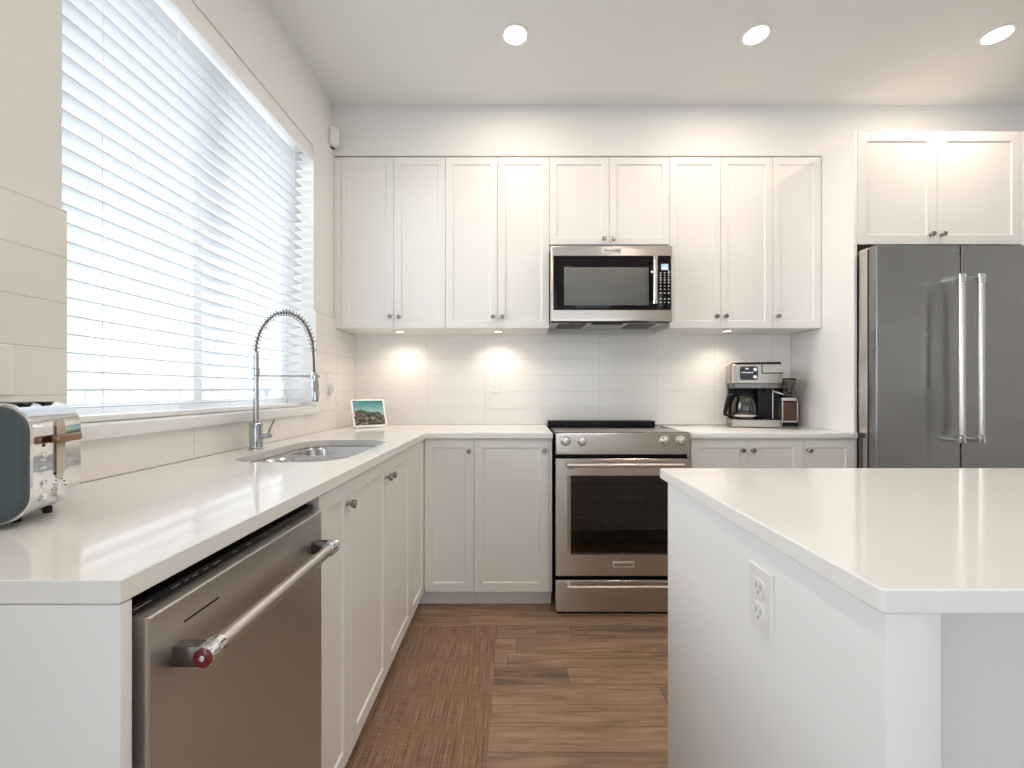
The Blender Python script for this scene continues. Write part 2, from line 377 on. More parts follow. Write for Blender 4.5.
def text_mb(txt, height, o, U, V, depth=0.0006, bold=0.0, align='CENTER'):
    cu = bpy.data.curves.new('t', 'FONT'); cu.body = txt; cu.size = height*1.38; cu.align_x = align; cu.align_y = 'CENTER'; cu.extrude = depth; cu.offset = bold; cu.resolution_u = 3
    ob = bpy.data.objects.new('t', cu); C.objects.link(ob)
    dg = bpy.context.evaluated_depsgraph_get(); me = bpy.data.meshes.new_from_object(ob.evaluated_get(dg))
    U, V = Vector(U), Vector(V); N = U.cross(V); o = Vector(o); mb = MB()
    mb.add([o+U*v.co.x+V*v.co.y+N*v.co.z for v in me.vertices], [tuple(p.vertices) for p in me.polygons])
    bpy.data.objects.remove(ob); bpy.data.meshes.remove(me); bpy.data.curves.remove(cu)
    return mb

# ---------------------------------------------------------------- key planes
DB, D2, D1, DD = 3.10, 2.79, 2.49, 2.51            # tile face, upper door face, worktop edge, base door face
XT, XW = -1.1665, -1.1796                            # tile face and painted face of the left wall
CT, CB, CEIL = 1.034, 1.002, 3.134                   # worktop top and underside, ceiling
WY0, WY1, WZ0, WZ1 = 1.119, 2.515, 1.188, 2.71       # window opening

# ---------------------------------------------------------------- the room
struct('floor', MB().box(-1.40, 4.2, -3.7, 3.26, -0.1, 0), 'floor')
struct('ceiling', MB().box(-1.40, 4.2, -3.7, 3.26, CEIL, CEIL+0.1), 'ceiling')
struct('wall_back', MB().box(-1.40, 4.2, DB+0.012, 3.26, 0, CEIL), 'wall')
struct('wall_soffit', MB().box(XW, 4.1, 2.793, DB+0.012, 2.805, CEIL), 'wall')
wl = MB().box(-1.40, XW, -0.8, WY0, 0, CEIL).box(-1.40, XW, -3.7, -3.0, 0, CEIL).box(-1.40, XW, -3.0, -0.8, 0, 0.1).box(-1.40, XW, -3.0, -0.8, 2.5, CEIL).box(-1.40, XW, WY1, DB+0.012, 0, CEIL)
wl.box(-1.40, XW, WY0, WY1, 0, WZ0-0.04).box(-1.40, XW, WY0, WY1, WZ1, CEIL)
struct('wall_left', wl, 'wall')
struct('wall_right', MB().box(4.1, 4.2, -3.7, DB+0.012, 0, CEIL), 'wall')
RWX0, RWX1, RWZ0, RWZ1 = -0.2, 2.2, 0.8, 2.4
wr = MB().box(-1.40, RWX0, -3.7, -3.6, 0, CEIL).box(RWX1, 4.2, -3.7, -3.6, 0, CEIL).box(RWX0, RWX1, -3.7, -3.6, 0, RWZ0).box(RWX0, RWX1, -3.7, -3.6, RWZ1, CEIL)
struct('wall_rear', wr, 'wall')
fr = MB()
for xa in (RWX0, (RWX0+RWX1)/2-0.03, RWX1-0.06): fr.box(xa, xa+0.06, -3.68, -3.62, RWZ0, RWZ1)
fr.box(RWX0+0.06, RWX1-0.06, -3.678, -3.622, RWZ0, RWZ0+0.06).box(RWX0+0.06, RWX1-0.06, -3.678, -3.622, RWZ1-0.06, RWZ1)
w2 = struct('window_2', fr, 'frame')
part('pane', MB().box(RWX0+0.06, RWX1-0.06, -3.652, -3.648, RWZ0+0.06, RWZ1-0.06), 'pane', w2)
w3 = struct('added_side_window', MB().box(-1.39, -1.33, -3.0, -2.94, 0.1, 2.5).box(-1.39, -1.33, -0.86, -0.8, 0.1, 2.5).box(-1.39, -1.33, -1.93, -1.87, 0.1, 2.5).box(-1.388, -1.332, -2.94, -0.86, 0.1, 0.16).box(-1.388, -1.332, -2.94, -0.86, 2.44, 2.5), 'frame')  # unseen side window, made up to let fill light onto the island
part('pane', MB().box(-1.362, -1.358, -2.94, -0.86, 0.16, 2.44), 'pane', w3)
# tile
struct('trim_1', MB().box(XT-0.0, 1.986, DB, DB+0.012, CT+0.0005, 1.684), 'tile_x')
tl = MB().box(XW, XT, -0.4, WY0, CT+0.0005, 1.750).box(XW, XT, WY0, WY1, CT+0.0005, WZ0-0.041).box(XW, XT, WY1, D2+0.0, CT+0.0005, 1.750).box(XW, XT, D2, DB, CT+0.0005, 1.680)
struct('trim_2', tl, 'tile_y')
# window and its sill
fw = MB().box(-1.395, -1.335, WY0, WY0+0.055, WZ0, WZ1).box(-1.395, -1.335, WY1-0.055, WY1, WZ0, WZ1).box(-1.395, -1.335, WY0+0.055, WY1-0.055, WZ0, WZ0+0.055).box(-1.395, -1.335, WY0+0.055, WY1-0.055, WZ1-0.055, WZ1).box(-1.39, -1.34, 1.79, 1.84, WZ0+0.055, WZ1-0.055)
w1 = struct('window_1', fw, 'frame')
part('pane', MB().box(-1.368, -1.364, WY0+0.055, 1.79, WZ0+0.055, WZ1-0.055).box(-1.368, -1.364, 1.84, WY1-0.055, WZ0+0.055, WZ1-0.055), 'pane', w1)
struct('trim_3', MB().box(-1.40, -1.148, WY0+0.0005, WY1+0.01, WZ0-0.04, WZ0, 0.003), 'frame')

# ---------------------------------------------------------------- blind
BX = -1.262
t = thing('window_blind', (BX, 1.815, WZ0), 'white horizontal slat blind filling the window above the sink', 'blind')
part('head_rail', MB().box(BX-0.03, BX+0.03, WY0+0.012, WY1-0.012, WZ1-0.045, WZ1-0.004, 0.002), 'frame', t)
part('valance', MB().box(-1.196, -1.1815, WY0+0.006, WY1-0.006, WZ1-0.088, WZ1-0.005, 0.0015), 'frame', t)
sl = MB(); n_s = 28; zb = WZ0+0.045
for i in range(n_s):
    z = zb+i*0.0512
    prof = []
    for k in range(5):
        u = -0.026+0.052*k/4; prof.append((BX+u, z+0.0035*(1-(u/0.026)**2)+u*0.10))
    lo = [(x, z2-0.0028) for x, z2 in reversed(prof)]
    sl.rings([[(x, yy, z2) for x, z2 in prof+lo] for yy in (WY0+0.014, WY1-0.014)])
part('slats', sl, 'slat', t)
part('bottom_rail', MB().box(BX-0.024, BX+0.024, WY0+0.014, WY1-0.014, WZ0+0.003, WZ0+0.020, 0.003), 'frame', t)
for yy in (1.286, 1.58, 1.86, 2.14, 2.40):
    part('ladder_cord', MB().tube([(BX+0.0275, yy, WZ0+0.012), (BX+0.0275, yy, WZ1-0.03)], 0.0009, 6).tube([(BX-0.0275, yy, WZ0+0.012), (BX-0.0275, yy, WZ1-0.03)], 0.0009, 6), 'frame', t)

# outside the window: pale houses and a balcony railing
t = thing('balcony_railing', (-3.6, 5, 0.0), 'pale picket railing seen faintly through the lowest gaps of the blind', 'railing')
rl = MB()
part('rail', MB().box(-3.63, -3.57, 1.0, 9.0, 1.27, 1.31).box(-3.62, -3.58, 1.0, 9.0, 0.25, 0.28), 'rail', t)
for i in range(66): rl.box(-3.61, -3.59, 1.0+i*0.12, 1.02+i*0.12, 0.28, 1.27)
part('pickets', rl, 'rail', t)
for i in range(4): part('post', MB().box(-3.64, -3.56, 1.0+i*2.6, 1.08+i*2.6, 0.0, 1.33), 'rail', t)
part('deck', MB().box(-3.9, -1.5, 1.0, 9.0, -0.12, 0.0), 'stucco', t)
for (nm, x0, x1, y0, y1, z1, lab) in (('neighbouring_house', -14, -9, 4, 12, 5.5, 'pale house nearest beyond the railing outside the window'),
                                      ('neighbouring_house', -15, -10, 14, 26, 7.0, 'taller pale house farther along the street outside the window')):
    t = thing(nm, ((x0+x1)/2, (y0+y1)/2, -3), lab, 'house')
    part('walls', MB().box(x0, x1, y0, y1, -3, z1), 'stucco', t)
    part('roof', MB().add([(x0-.3, y0-.3, z1), (x1+.3, y0-.3, z1), (x1+.3, y1+.3, z1), (x0-.3, y1+.3, z1), ((x0+x1)/2, y0+1, z1+1.8), ((x0+x1)/2, y1-1, z1+1.8)], [(0, 1, 4), (1, 2, 5, 4), (2, 3, 5), (3, 0, 4, 5), (3, 2, 1, 0)]), 'roof', t)
    for yy in range(int(y0)+1, int(y1)-1, 3):
        for zz in (-1.2, 1.6):
            w = part('window', MB().box(x1, x1+0.05, yy, yy+1.1, zz, zz+1.4), 'frame', t)
            part('pane', MB().box(x1+0.05, x1+0.06, yy+0.08, yy+1.02, zz+0.08, zz+1.32), 'winglass', w)

# ---------------------------------------------------------------- cabinets
EX, EZ = Vector((1, 0, 0)), Vector((0, 0, 1)); EY = Vector((0, 1, 0))
def door_prof(t, st, rec=0.007):
    return [(0, 0), (0, t-0.0015), (0.0015, t), (st, t), (st+0.005, t-rec), (st+0.012, t-rec)]
def shaker(parent, facing, a0, a1, z0, z1, plane, st, knob=None, name='door'):
    """framed door; facing 'y' looks towards the camera, 'x' towards the aisle"""
    g = 0.0012; th = 0.02
    if facing == 'y': o = Vector((a0+g, plane+th, z0)); U = EX
    else: o = Vector((plane-th, a0+g, z0)); U = EY
    d = part(name, MB().slab(o, U, EZ, a1-a0-2*g, z1-z0, door_prof(th, st)), 'cab', parent)
    if knob:
        N = U.cross(EZ); p = o+U*(knob[0]-a0-g)+EZ*(knob[1]-z0)+N*th
        part('knob', MB().lathe(p, N, [(0.0075, 0), (0.0065, 0.004), (0.0055, 0.010), (0.0060, 0.014), (0.0125, 0.017), (0.0138, 0.021), (0.0138, 0.027), (0.0120, 0.030)], 20), 'nickel', d)
    return d
kU = D2/F
UZ0, UZ1 = 1.684, 2.793
def upper(px0, px1, divs, knobs, z0, label, x0=None, x1=None, carc_z0=None, dplane=D2):
    a = x0 if x0 is not None else X(px0, dplane); b = x1 if x1 is not None else X(px1, dplane)
    t = thing('wall_cabinet', ((a+b)/2, DB, z0), label, 'cabinet', 'white wall cabinets')
    cz = carc_z0 if carc_z0 is not None else z0
    part('carcass', MB().box(a+0.0008, b-0.0008, dplane+0.0205, DB+0.011, cz, UZ1, 0.0), 'cab', t)
    e = [X(px0, dplane)]+[X(p, dplane) for p in divs]+[X(px1, dplane)]
    if x1 is not None: e[-1] = x1
    for i in range(len(e)-1):
        kn = knobs[i]
        shaker(t, 'y', e[i], e[i+1], z0+0.001, UZ1, dplane, 0.046, None if kn is None else (X(kn[0], dplane-0.025), Z(kn[1], dplane-0.025)))
    return t
t = upper(341, 445.4, [393.7], [(389.3, 316.3), (398.5, 316.8)], UZ0, 'white two-door wall cabinet in the corner beside the window', x0=XW+0.001)
part('filler_strip', MB().box(XW+0.001, X(341, D2)-0.001, D2+0.001, D2+0.0205, UZ0, UZ1, 0.001), 'cab', t)
upper(445.4, 549.3, [497.5], [(493.0, 316.6), (502.3, 316.6)], UZ0, 'white two-door wall cabinet immediately left of the microwave')
upper(549.3, 669.4, [609.2], [(604.3, 238.4), (614.3, 238.4)], Z(244.6, D2), 'short white two-door wall cabinet above the microwave', carc_z0=2.188)
upper(669.4, 772.8, [720.8], [(717.5, 316.0), (726.7, 316.0)], UZ0, 'white two-door wall cabinet immediately right of the microwave')
upper(772.8, 820.6, [], [(779.2, 316.0)], UZ0, 'narrow one-door white wall cabinet above the coffee machine', x1=1.9855)

# base cabinets ------------------------------------------------------------------
BZ0, BZ1 = 0.104, 0.9985
XD = -0.533                                           # door face of the left run
def open_carcass(t, x0, x1, y0, y1, z0=BZ0, z1=BZ1, w=0.016, front=None):
    """side, bottom and rear boards; open at the top under the worktop"""
    mb = MB().box(x0, x1, y0, y1, z0, z0+w)
    mb.box(x0, x0+w, y0, y1, z0+w, z1).box(x1-w, x1, y0, y1, z0+w, z1).box(x0+w, x1-w, y0, y0+w, z0+w, z1).box(x0+w, x1-w, y1-w, y1, z0+w, z1)
    return part('carcass', mb, 'cab', t)
KZ = 1.0
def side_base(y0, y1, doors, label, carc=(None, None)):
    t = thing('base_cabinet', (-0.85, (y0+y1)/2, 0), label, 'cabinet', 'white base cabinets')
    open_carcass(t, -1.155, XD-0.0205, y0+0.0008, y1-0.0008)
    part('toe_kick', MB().box(-0.618, -0.600, y0+0.001, y1-0.001, 0.0, BZ0-0.001), 'cab', t)
    for a, b, kn in doors: shaker(t, 'x', a, b, BZ0, BZ1, XD, 0.052, kn)
    return t
side_base(1.168, 1.3915, [(1.168, 1.3915, (1.358, 0.925))], 'narrow white pull-out base cabinet next to the dishwasher')
side_base(1.3915, 2.195, [(1.3915, 1.793, (1.765, 0.925)), (1.793, 2.195, (1.823, 0.925))], 'white two-door base cabinet under the sink')
t = thing('base_cabinet', (-0.8, 2.75, 0), 'white corner base cabinet with two doors meeting at the inner corner', 'cabinet', 'white base cabinets')
xc = X(474, DD)
part('carcass', MB().box(-1.155, XD-0.0205, 2.1958, DB-0.005, BZ0, BZ1).box(XD-0.0205, xc-0.001, DD+0.0205, DB-0.005, BZ0, BZ1), 'cab', t)
part('toe_kick', MB().box(-0.618, -0.600, 2.196, 2.60, 0, BZ0-0.001).box(-0.600, xc-0.001, 2.583, 2.60, 0, BZ0-0.001), 'cab', t)
shaker(t, 'x', 2.195, DD-0.002, BZ0, BZ1, XD, 0.052)
shaker(t, 'y', XD+0.001, xc, BZ0, BZ1, DD, 0.052, (X(468.7, 2.49), Z(451.3, 2.49)))
t = thing('base_cabinet', (-0.02, 2.8, 0), 'white one-door base cabinet immediately left of the range', 'cabinet', 'white base cabinets')
open_carcass(t, xc+0.001, 0.215, DD+0.0205, DB-0.005)
part('toe_kick', MB().box(xc+0.001, 0.215, 2.583, 2.60, 0, BZ0-0.001), 'cab', t)
part('filler_strip', MB().box(0.1985, 0.215, DD+0.002, DD+0.02, BZ0, BZ1, 0.001), 'cab', t)
shaker(t, 'y', xc, 0.197, BZ0, BZ1, DD, 0.052, (X(544.8, 2.49), Z(450.8, 2.49)))
xr = [1.024, X(747.5, DD), X(803.3, DD), 1.9855]
t = thing('base_cabinet', (1.35, 2.8, 0), 'white two-door base cabinet immediately right of the range', 'cabinet', 'white base cabinets')
open_carcass(t, 1.012, xr[2]-0.001, DD+0.0205, DB-0.005)
part('toe_kick', MB().box(1.012, xr[2]-0.001, 2.583, 2.60, 0, BZ0-0.001), 'cab', t)
shaker(t, 'y', xr[0], xr[1], BZ0, BZ1, DD, 0.052, (X(743.3, 2.49), Z(450.5, 2.49)))
shaker(t, 'y', xr[1], xr[2], BZ0, BZ1, DD, 0.052, (X(753.8, 2.49), Z(450.5, 2.49)))
t = thing('base_cabinet', (1.83, 2.8, 0), 'narrow white one-door base cabinet beside the refrigerator panel', 'cabinet', 'white base cabinets')
open_carcass(t, xr[2]+0.001, 1.9855, DD+0.0205, DB-0.005)
part('toe_kick', MB().box(xr[2]+0.001, 1.9855, 2.583, 2.60, 0, BZ0-0.001), 'cab', t)
shaker(t, 'y', xr[2], xr[3], BZ0, BZ1, DD, 0.052, (X(810.2, 2.49), Z(450.5, 2.49)))
tag(part('end_panel', MB().box(-1.160, -0.5215, 0.568, 0.5855, 0, BZ1+0.002, 0.0012), 'panel'), 'white end panel closing the near end of the window counter', 'panel')
# refrigerator surround
tag(part('tall_panel', MB().box(1.988, 2.0065, 2.525, DB+0.011, 0, 2.803, 0.001), 'cab'), 'tall white side panel between the coffee counter and the refrigerator', 'panel')
tag(part('tall_panel', MB().box(2.978, 2.996, 2.525, DB+0.011, 0, 2.803, 0.001), 'cab'), 'tall white panel at the far side of the refrigerator, edge on', 'panel')
t = thing('wall_cabinet', (2.49, DB, 2.14), 'deep white two-door cabinet above the refrigerator', 'cabinet')
part('carcass', MB().box(2.008, 2.9765, 2.5455, DB+0.011, 2.14, 2.803), 'cab', t)
xd = X(937.2, 2.525)
shaker(t, 'y', 2.0085, xd, Z(244.3, 2.525), 2.803, 2.525, 0.056, (X(934, 2.50), Z(233.5, 2.50)))
shaker(t, 'y', xd, 2.976, Z(244.3, 2.525), 2.803, 2.525, 0.056, (X(945, 2.50), Z(233.5, 2.50)))

# ---------------------------------------------------------------- worktops
SX0, SX1, SY0, SY1 = -1.03, -0.615, 1.49, 2.16
mb = MB().plate([(XT+0.0008, 0.566), (-0.520, 0.566), (-0.520, D1), (0.218, D1), (0.218, DB-0.0008), (XT+0.0008, DB-0.0008)], [rrect(SX0, SX1, SY0, SY1, 0.13, 10)], CB, CT)
tag(part('worktop', mb, 'quartz', bevel=0.0022), 'L-shaped white quartz worktop running under the window to the range', 'countertop')
tag(part('worktop', MB().box(1.009, 1.985, D1, DB-0.0008, CB, CT, 0.002), 'quartz'), 'short white quartz worktop under the coffee machine', 'countertop')
lp = rrect(0.4615, 2.90, 0.541, 1.377, 0.008, 4); ch = 0.0025
def inset(lp, d, cx, cy): return [(x-d if x > cx else x+d, y-d if y > cy else y+d) for x, y in lp]
li = inset(lp, ch, 1.68, 0.96)
mb = MB().rings([[(x, y, z) for x, y in l] for l, z in ((li, CB), (lp, CB+ch), (lp, CT-ch), (li, CT))])
tag(part('worktop', mb, 'quartz'), 'white quartz worktop of the island', 'countertop')

# ---------------------------------------------------------------- island
t = thing('island_cabinet', (1.7, 0.95, 0), 'white panelled kitchen island base with a recessed knee space', 'island')
part('end_panel', MB().box(0.4705, 0.5425, 0.5475, 1.327, 0, CB-0.0006, 0.0012), 'panel', t)
part('end_panel', MB().box(2.82, 2.892, 0.5475, 1.327, 0, CB-0.0006, 0.0012), 'panel', t)
part('back_panel', MB().box(0.543, 2.8195, 0.80, 0.818, 0, CB-0.0006), 'panel', t)
open_carcass(t, 0.5435, 2.819, 0.8185, 1.305)
part('toe_kick', MB().box(0.5435, 2.819, 1.23, 1.248, 0, BZ0-0.001), 'cab', t)
for i in range(4):
    a = 0.5435+i*0.5689; g = 0.0012
    part('door', MB().slab((a+0.5689-g, 1.306, BZ0), (-1, 0, 0), EZ, 0.5689-2*g, BZ1-BZ0, door_prof(0.02, 0.052)), 'cab', t)

# ---------------------------------------------------------------- sink and tap
t = thing('sink', (-0.82, 1.825, 0.80), 'stainless double-bowl sink set under the worktop by the window', 'sink')
zr = CB-0.0006; ym = 1.835
def bowl_loops(x0, x1, y0, y1, r):
    L = []
    for ins, z, rr in ((0, zr-0.003, r), (0.004, zr-0.012, r), (0.012, zr-0.15, r*0.9), (0.03, zr-0.185, r*0.8), (0.07, zr-0.196, r*0.6), (0.13, zr-0.199, 0.02)):
        L.append([(x, y, z) for x, y in rrect(x0+ins, x1-ins, y0+ins, y1-ins, rr, 8)])
    return L
b1 = (SX0+0.002, SX1-0.002, SY0+0.002, ym-0.012, 0.10); b2 = (SX0+0.002, SX1-0.002, ym+0.012, SY1-0.002, 0.10)
part('rim', MB().plate(rrect(SX0-0.02, SX1+0.02, SY0-0.02, SY1+0.02, 0.12, 10), [rrect(*b1[:4], 0.10, 8), rrect(*b2[:4], 0.10, 8)], zr-0.003, zr), 'sink', t)
for b in (b1, b2):
    bo = part('bowl', MB().rings(bowl_loops(*b), cap0=False), 'sink', t, recalc=False)
    cx, cy = (b[0]+b[1])/2, (b[2]+b[3])/2
    part('drain', MB().lathe((cx, cy, zr-0.199), (0, 0, 1), [(0.045, 0), (0.045, 0.002), (0.036, 0.003), (0.034, 0.001), (0.01, 0.0005)], 24), 'chrome', bo)

fx, fy = X(256, 1.818), 1.818
t = thing('kitchen_tap', (fx, fy, CT), 'tall chrome spring-neck kitchen tap standing behind the sink', 'tap')
part('base', MB().lathe((fx, fy, CT), (0, 0, 1), [(0.030, 0), (0.030, 0.004), (0.0255, 0.006), (0.0255, 0.106), (0.0235, 0.110), (0.012, 0.111)], 28), 'tapchrome', t)
pt = Z(352, fy)
part('riser', MB().lathe((fx, fy, CT+0.108), (0, 0, 1), [(0.0112, 0), (0.0112, pt-CT-0.108)], 20), 'tapchrome', t)
zc = Z(372, fy)
part('collar', MB().lathe((fx, fy, zc-0.016), (0, 0, 1), [(0.0135, 0), (0.0150, 0.003), (0.0150, 0.029), (0.0135, 0.032)], 22), 'tapchrome', t)
xe = X(313.3, fy); a_ = (xe-fx)/2; bz = Z(312.5, fy)-pt
def arc(u): return Vector((fx+a_-a_*math.cos(u), fy, pt+bz*math.sin(u)))
hz = Z(374, fy)
part('hose', MB().tube([arc(PI*k/40) for k in range(41)]+[(xe+0.002, fy, pt-0.03), (xe+0.004, fy, hz)], 0.0050, 12), 'darksteel', t)
pts = []; turns = 30; n = turns*14
for k in range(n+1):
    u = PI*k/n; c = arc(u); T = Vector((a_*math.sin(u), 0, bz*math.cos(u))).normalized(); Nn = Vector((T.z, 0, -T.x)); th = 2*PI*turns*k/n
    pts.append(c+(Nn*math.cos(th)+EY*math.sin(th))*0.0132)
part('spring', MB().tube(pts, 0.0023, 6), 'tapchrome', t)
part('spray_head', MB().lathe((xe+0.006, fy, hz+0.006), (0.02, 0, -1), [(0.009, 0), (0.0125, 0.010), (0.0135, 0.03), (0.0135, 0.045), (0.0155, 0.05), (0.0150, 0.118), (0.012, 0.122)], 22), 'tapchrome', t)
za = Z(375.8, fy)
part('holder_arm', MB().tube([(fx+0.012, fy, za), (xe-0.016, fy, za-0.001)], 0.0042, 10).lathe((xe+0.006, fy, za-0.010), (0, 0, 1), [(0.0152, 0), (0.0195, 0.0005), (0.0195, 0.012), (0.0152, 0.0125)], 22, False, False).tube([(xe-0.018, fy, za-0.001), (xe-0.012, fy, za-0.001)], 0.007, 10), 'tapchrome', t)
part('lever', MB().lathe((fx+0.022, fy, Z(436.3, fy)), (1, 0, 0.06), [(0.0105, 0), (0.0105, 0.025), (0.0085, 0.027), (0.0085, 0.040), (0.007, 0.042)], 18).tube([(fx+0.052, fy, Z(434.0, fy)), (fx+0.060, fy, Z(428, fy)), (fx+0.078, fy, Z(419.5, fy))], [0.0045, 0.0045, 0.0036], 10), 'tapchrome', t)

# ---------------------------------------------------------------- dishwasher
XF = -0.515
t = thing('dishwasher', (-0.85, 0.874, 0), 'stainless dishwasher under the window counter with a thick bar handle', 'dishwasher')
part('tub', MB().box(-1.14, -0.562, 0.592, 1.160, 0.10, 0.9985), 'gap', t)
part('toe_kick', MB().box(-0.63, -0.61, 0.60, 1.15, 0.0, 0.098), 'black', t)
DY0, DY1, DZ0, DZ1 = 0.602, 1.146, 0.115, 0.9657
mb = MB().slab((-0.556, DY0, DZ0), EY, EZ, DY1-DY0, DZ1-DZ0, [(0.001, 0), (0, 0.002), (0, 0.034), (0.0016, 0.039), (0.004, 0.041), (0.02, 0.041)])
d = part('door', mb, 'steel_y', t)
part('vent_slot', MB().box(XF-0.002, XF+0.0004, 0.668, 0.747, 0.9225, 0.9258), 'black', d)
hb = X(203, 0.643)+0.0; hzb = 0.884
part('handle_bar', MB().tube([(-0.467, 0.666, hzb), (-0.467, 1.085, hzb)], 0.0135, 20), 'bar', d)
for y0, s in ((0.643, 1), (1.107, -1)):
    m = part('handle_mount', MB().box(XF-0.001, -0.476, min(y0+s*0.001, y0+s*0.022), max(y0+s*0.001, y0+s*0.022), hzb-0.0160, hzb+0.0160, 0.003), 'darksteel', d)
    part('end_collar', MB().lathe((-0.467, y0, hzb), (0, s, 0), [(0.0150, 0), (0.0175, 0.002), (0.0178, 0.012), (0.0155, 0.014), (0.0155, 0.018), (0.0175, 0.020), (0.0172, 0.032), (0.0140, 0.034)], 24), 'chrome', m)
    if s == 1:
        part('medallion', MB().lathe((-0.467, y0+0.0004, hzb), (0, -1, 0), [(0.0145, 0), (0.0145, 0.0018), (0.0125, 0.0026)], 28), 'red', m, label='dark red round medallion')
        part('emblem', MB().lathe((-0.467, y0-0.002, hzb), (0, -1, 0), [(0.0044, 0), (0.0044, 0.0012), (0.0034, 0.0016), (0.003, 0.0006), (0.001, 0.0006)], 18), 'chrome', m)
cs = part('control_strip', MB().box(-0.5615, -0.538, DY0+0.002, DY1-0.002, 0.9665, 0.9800, 0.001), 'black', t)
mk = MB()
for y0, y1 in ((0.606, 0.635), (0.672, 0.69), (0.70, 0.708), (0.716, 0.728), (0.74, 0.752), (0.765, 0.785), (0.82, 0.83), (0.86, 0.875), (0.92, 0.93), (0.98, 0.99)): mk.box(-0.5385, -0.5375, y0, y1, 0.9735, 0.9748)
part('button_legends', mk, 'grey_mark', cs)

# ---------------------------------------------------------------- range
DR = 2.455; kr = DR/F; RX0, RX1 = 0.2305, 1.0005
t = thing('range', (0.615, 2.8, 0), 'stainless slide-in electric range between the base cabinets', 'range')
def zr_(py): return Z(py, DR)
body = MB().box(RX0+0.001, RX0+0.02, 2.502, 3.07, 0.03, 1.0205).box(RX1-0.02, RX1-0.001, 2.502, 3.07, 0.03, 1.0205).box(RX0+0.02, RX1-0.02, 3.03, 3.07, 0.03, 1.0205).box(RX0+0.02, RX1-0.02, 2.502, 3.03, 0.03, 0.05)
body.box(RX0+0.02, RX1-0.02, 2.502, 2.52, 0.89, 1.0205).box(RX0+0.02, RX1-0.02, 2.52, 3.03, 1.0, 1.0205)
part('body', body, 'black', t)
part('foot_plinth', MB().box(RX0+0.01, RX1-0.01, 2.47, 2.53, 0.0, 0.03), 'black', t)
part('oven_cavity', MB().box(RX0+0.06, RX1-0.06, 2.99, 3.0, 0.28, 0.86).box(RX0+0.06, RX0+0.07, 2.505, 2.99, 0.28, 0.86).box(RX1-0.07, RX1-0.06, 2.505, 2.99, 0.28, 0.86).box(RX0+0.07, RX1-0.07, 2.505, 2.99, 0.28, 0.29).box(RX0+0.07, RX1-0.07, 2.505, 2.99, 0.85, 0.86), 'oven_in', t)
for zz in (0.47, 0.66):
    rk = MB()
    for i in range(17): rk.tube([(RX0+0.08+i*0.038, 2.53, zz), (RX0+0.08+i*0.038, 2.97, zz)], 0.0022, 6)
    for yy in (2.53, 2.75, 2.97): rk.tube([(RX0+0.072, yy, zz-0.003), (RX1-0.072, yy, zz-0.003)], 0.0032, 6)
    part('oven_rack', rk, 'bar', t)
part('cooktop', MB().box(RX0+0.004, RX1-0.004, 2.6905, 2.955, 1.0207, 1.0365, 0.002), 'blackgloss', t)
part('front_lip', MB().box(RX0+0.002, RX1-0.002, 2.5005, 2.69, 1.0207, 1.0372, 0.001), 'steel_x', t)
part('side_trim', MB().box(RX1-0.0038, RX1-0.0005, 2.691, 2.955, 1.0207, 1.0378), 'black', t)
cp = part('control_panel', MB().slab((RX0, 2.50, zr_(454.6)), EX, EZ, RX1-RX0, zr_(432.6)-zr_(454.6), [(0, 0), (0, 0.041), (0.002, 0.0445), (0.004, 0.045), (0.02, 0.045)]), 'steel_x', t)
part('rear_vent', MB().box(X(548.5, 2.955), X(655.3, 2.955), 2.956, 3.06, 1.0207, 1.0700, 0.003), 'black', t)
for i, p in enumerate((565.8, 582.6, 665.6, 682.0)):
    k = part('burner_knob', MB().lathe((X(p, 2.44), DR, Z(441, 2.44)), (0, -1, 0), [(0.030, 0), (0.030, 0.004), (0.024, 0.006), (0.0225, 0.026), (0.0205, 0.029), (0.016, 0.030)], 26), 'bar', cp)
    part('pointer', MB().box(X(p, 2.44)-0.003, X(p, 2.44)+0.003, DR-0.034, DR-0.0295, Z(441, 2.44)-0.017, Z(441, 2.44)+0.019, 0.0015), 'chrome', k)
# oven door with its window opening
OZ0, OZ1 = zr_(576.2), zr_(458.6); WX0, WX1, OW0, OW1 = X(567.2, DR), RX1-(X(567.2, DR)-RX0), zr_(554.8), zr_(475.5)
def holed(xa, xb, za_, zb_, yb, yf, c=0.003):
    outer = [(RX0, OZ0), (RX1, OZ0), (RX1, OZ1), (RX0, OZ1)]; inner = [(xa, za_), (xb, za_), (xb, zb_), (xa, zb_)]
    inn2 = [(xa+0.022, za_+0.002), (xb-0.022, za_+0.002), (xb-0.022, zb_-0.002), (xa+0.022, zb_-0.002)]
    R = [outer, outer, [(RX0+c, OZ0+c), (RX1-c, OZ0+c), (RX1-c, OZ1-c), (RX0+c, OZ1-c)], inner, inn2, inn2]; ys = [yb, yf+c, yf, yf, yf+0.014, yb]
    mb = MB().rings([[(x, y, z) for x, z in r] for r, y in zip(R, ys)], False, False)
    n = len(mb.v); mb.f += [(0+i, (i+1) % 4, n-4+(i+1) % 4, n-4+i) for i in range(4)]
    return mb, inn2
mb, inn = holed(WX0, WX1, OW0, OW1, 2.499, DR)
od = part('oven_door', mb, 'steel_x', t)
part('window_glass', MB().box(inn[0][0], inn[1][0], DR+0.016, DR+0.020, inn[0][1], inn[2][1]), 'ovenglass', od)
hz_ = Z(465.4, 2.395)
hd = part('handle', MB().tube([(X(567.0, 2.395), 2.395, hz_), (X(684.2, 2.395), 2.395, hz_)], 0.0115, 16), 'bar', od)
for p in (570.5, 680.5): part('handle_mount', MB().box(X(p, 2.40)-0.014, X(p, 2.40)+0.014, 2.398, DR+0.001, hz_-0.022, hz_-0.002, 0.004), 'bar', hd)
b = part('badge', MB().box(X(612.6, DR), X(634.3, DR), DR-0.0025, DR+0.0005, zr_(567.6), zr_(561.3), 0.0008), 'badge', od)
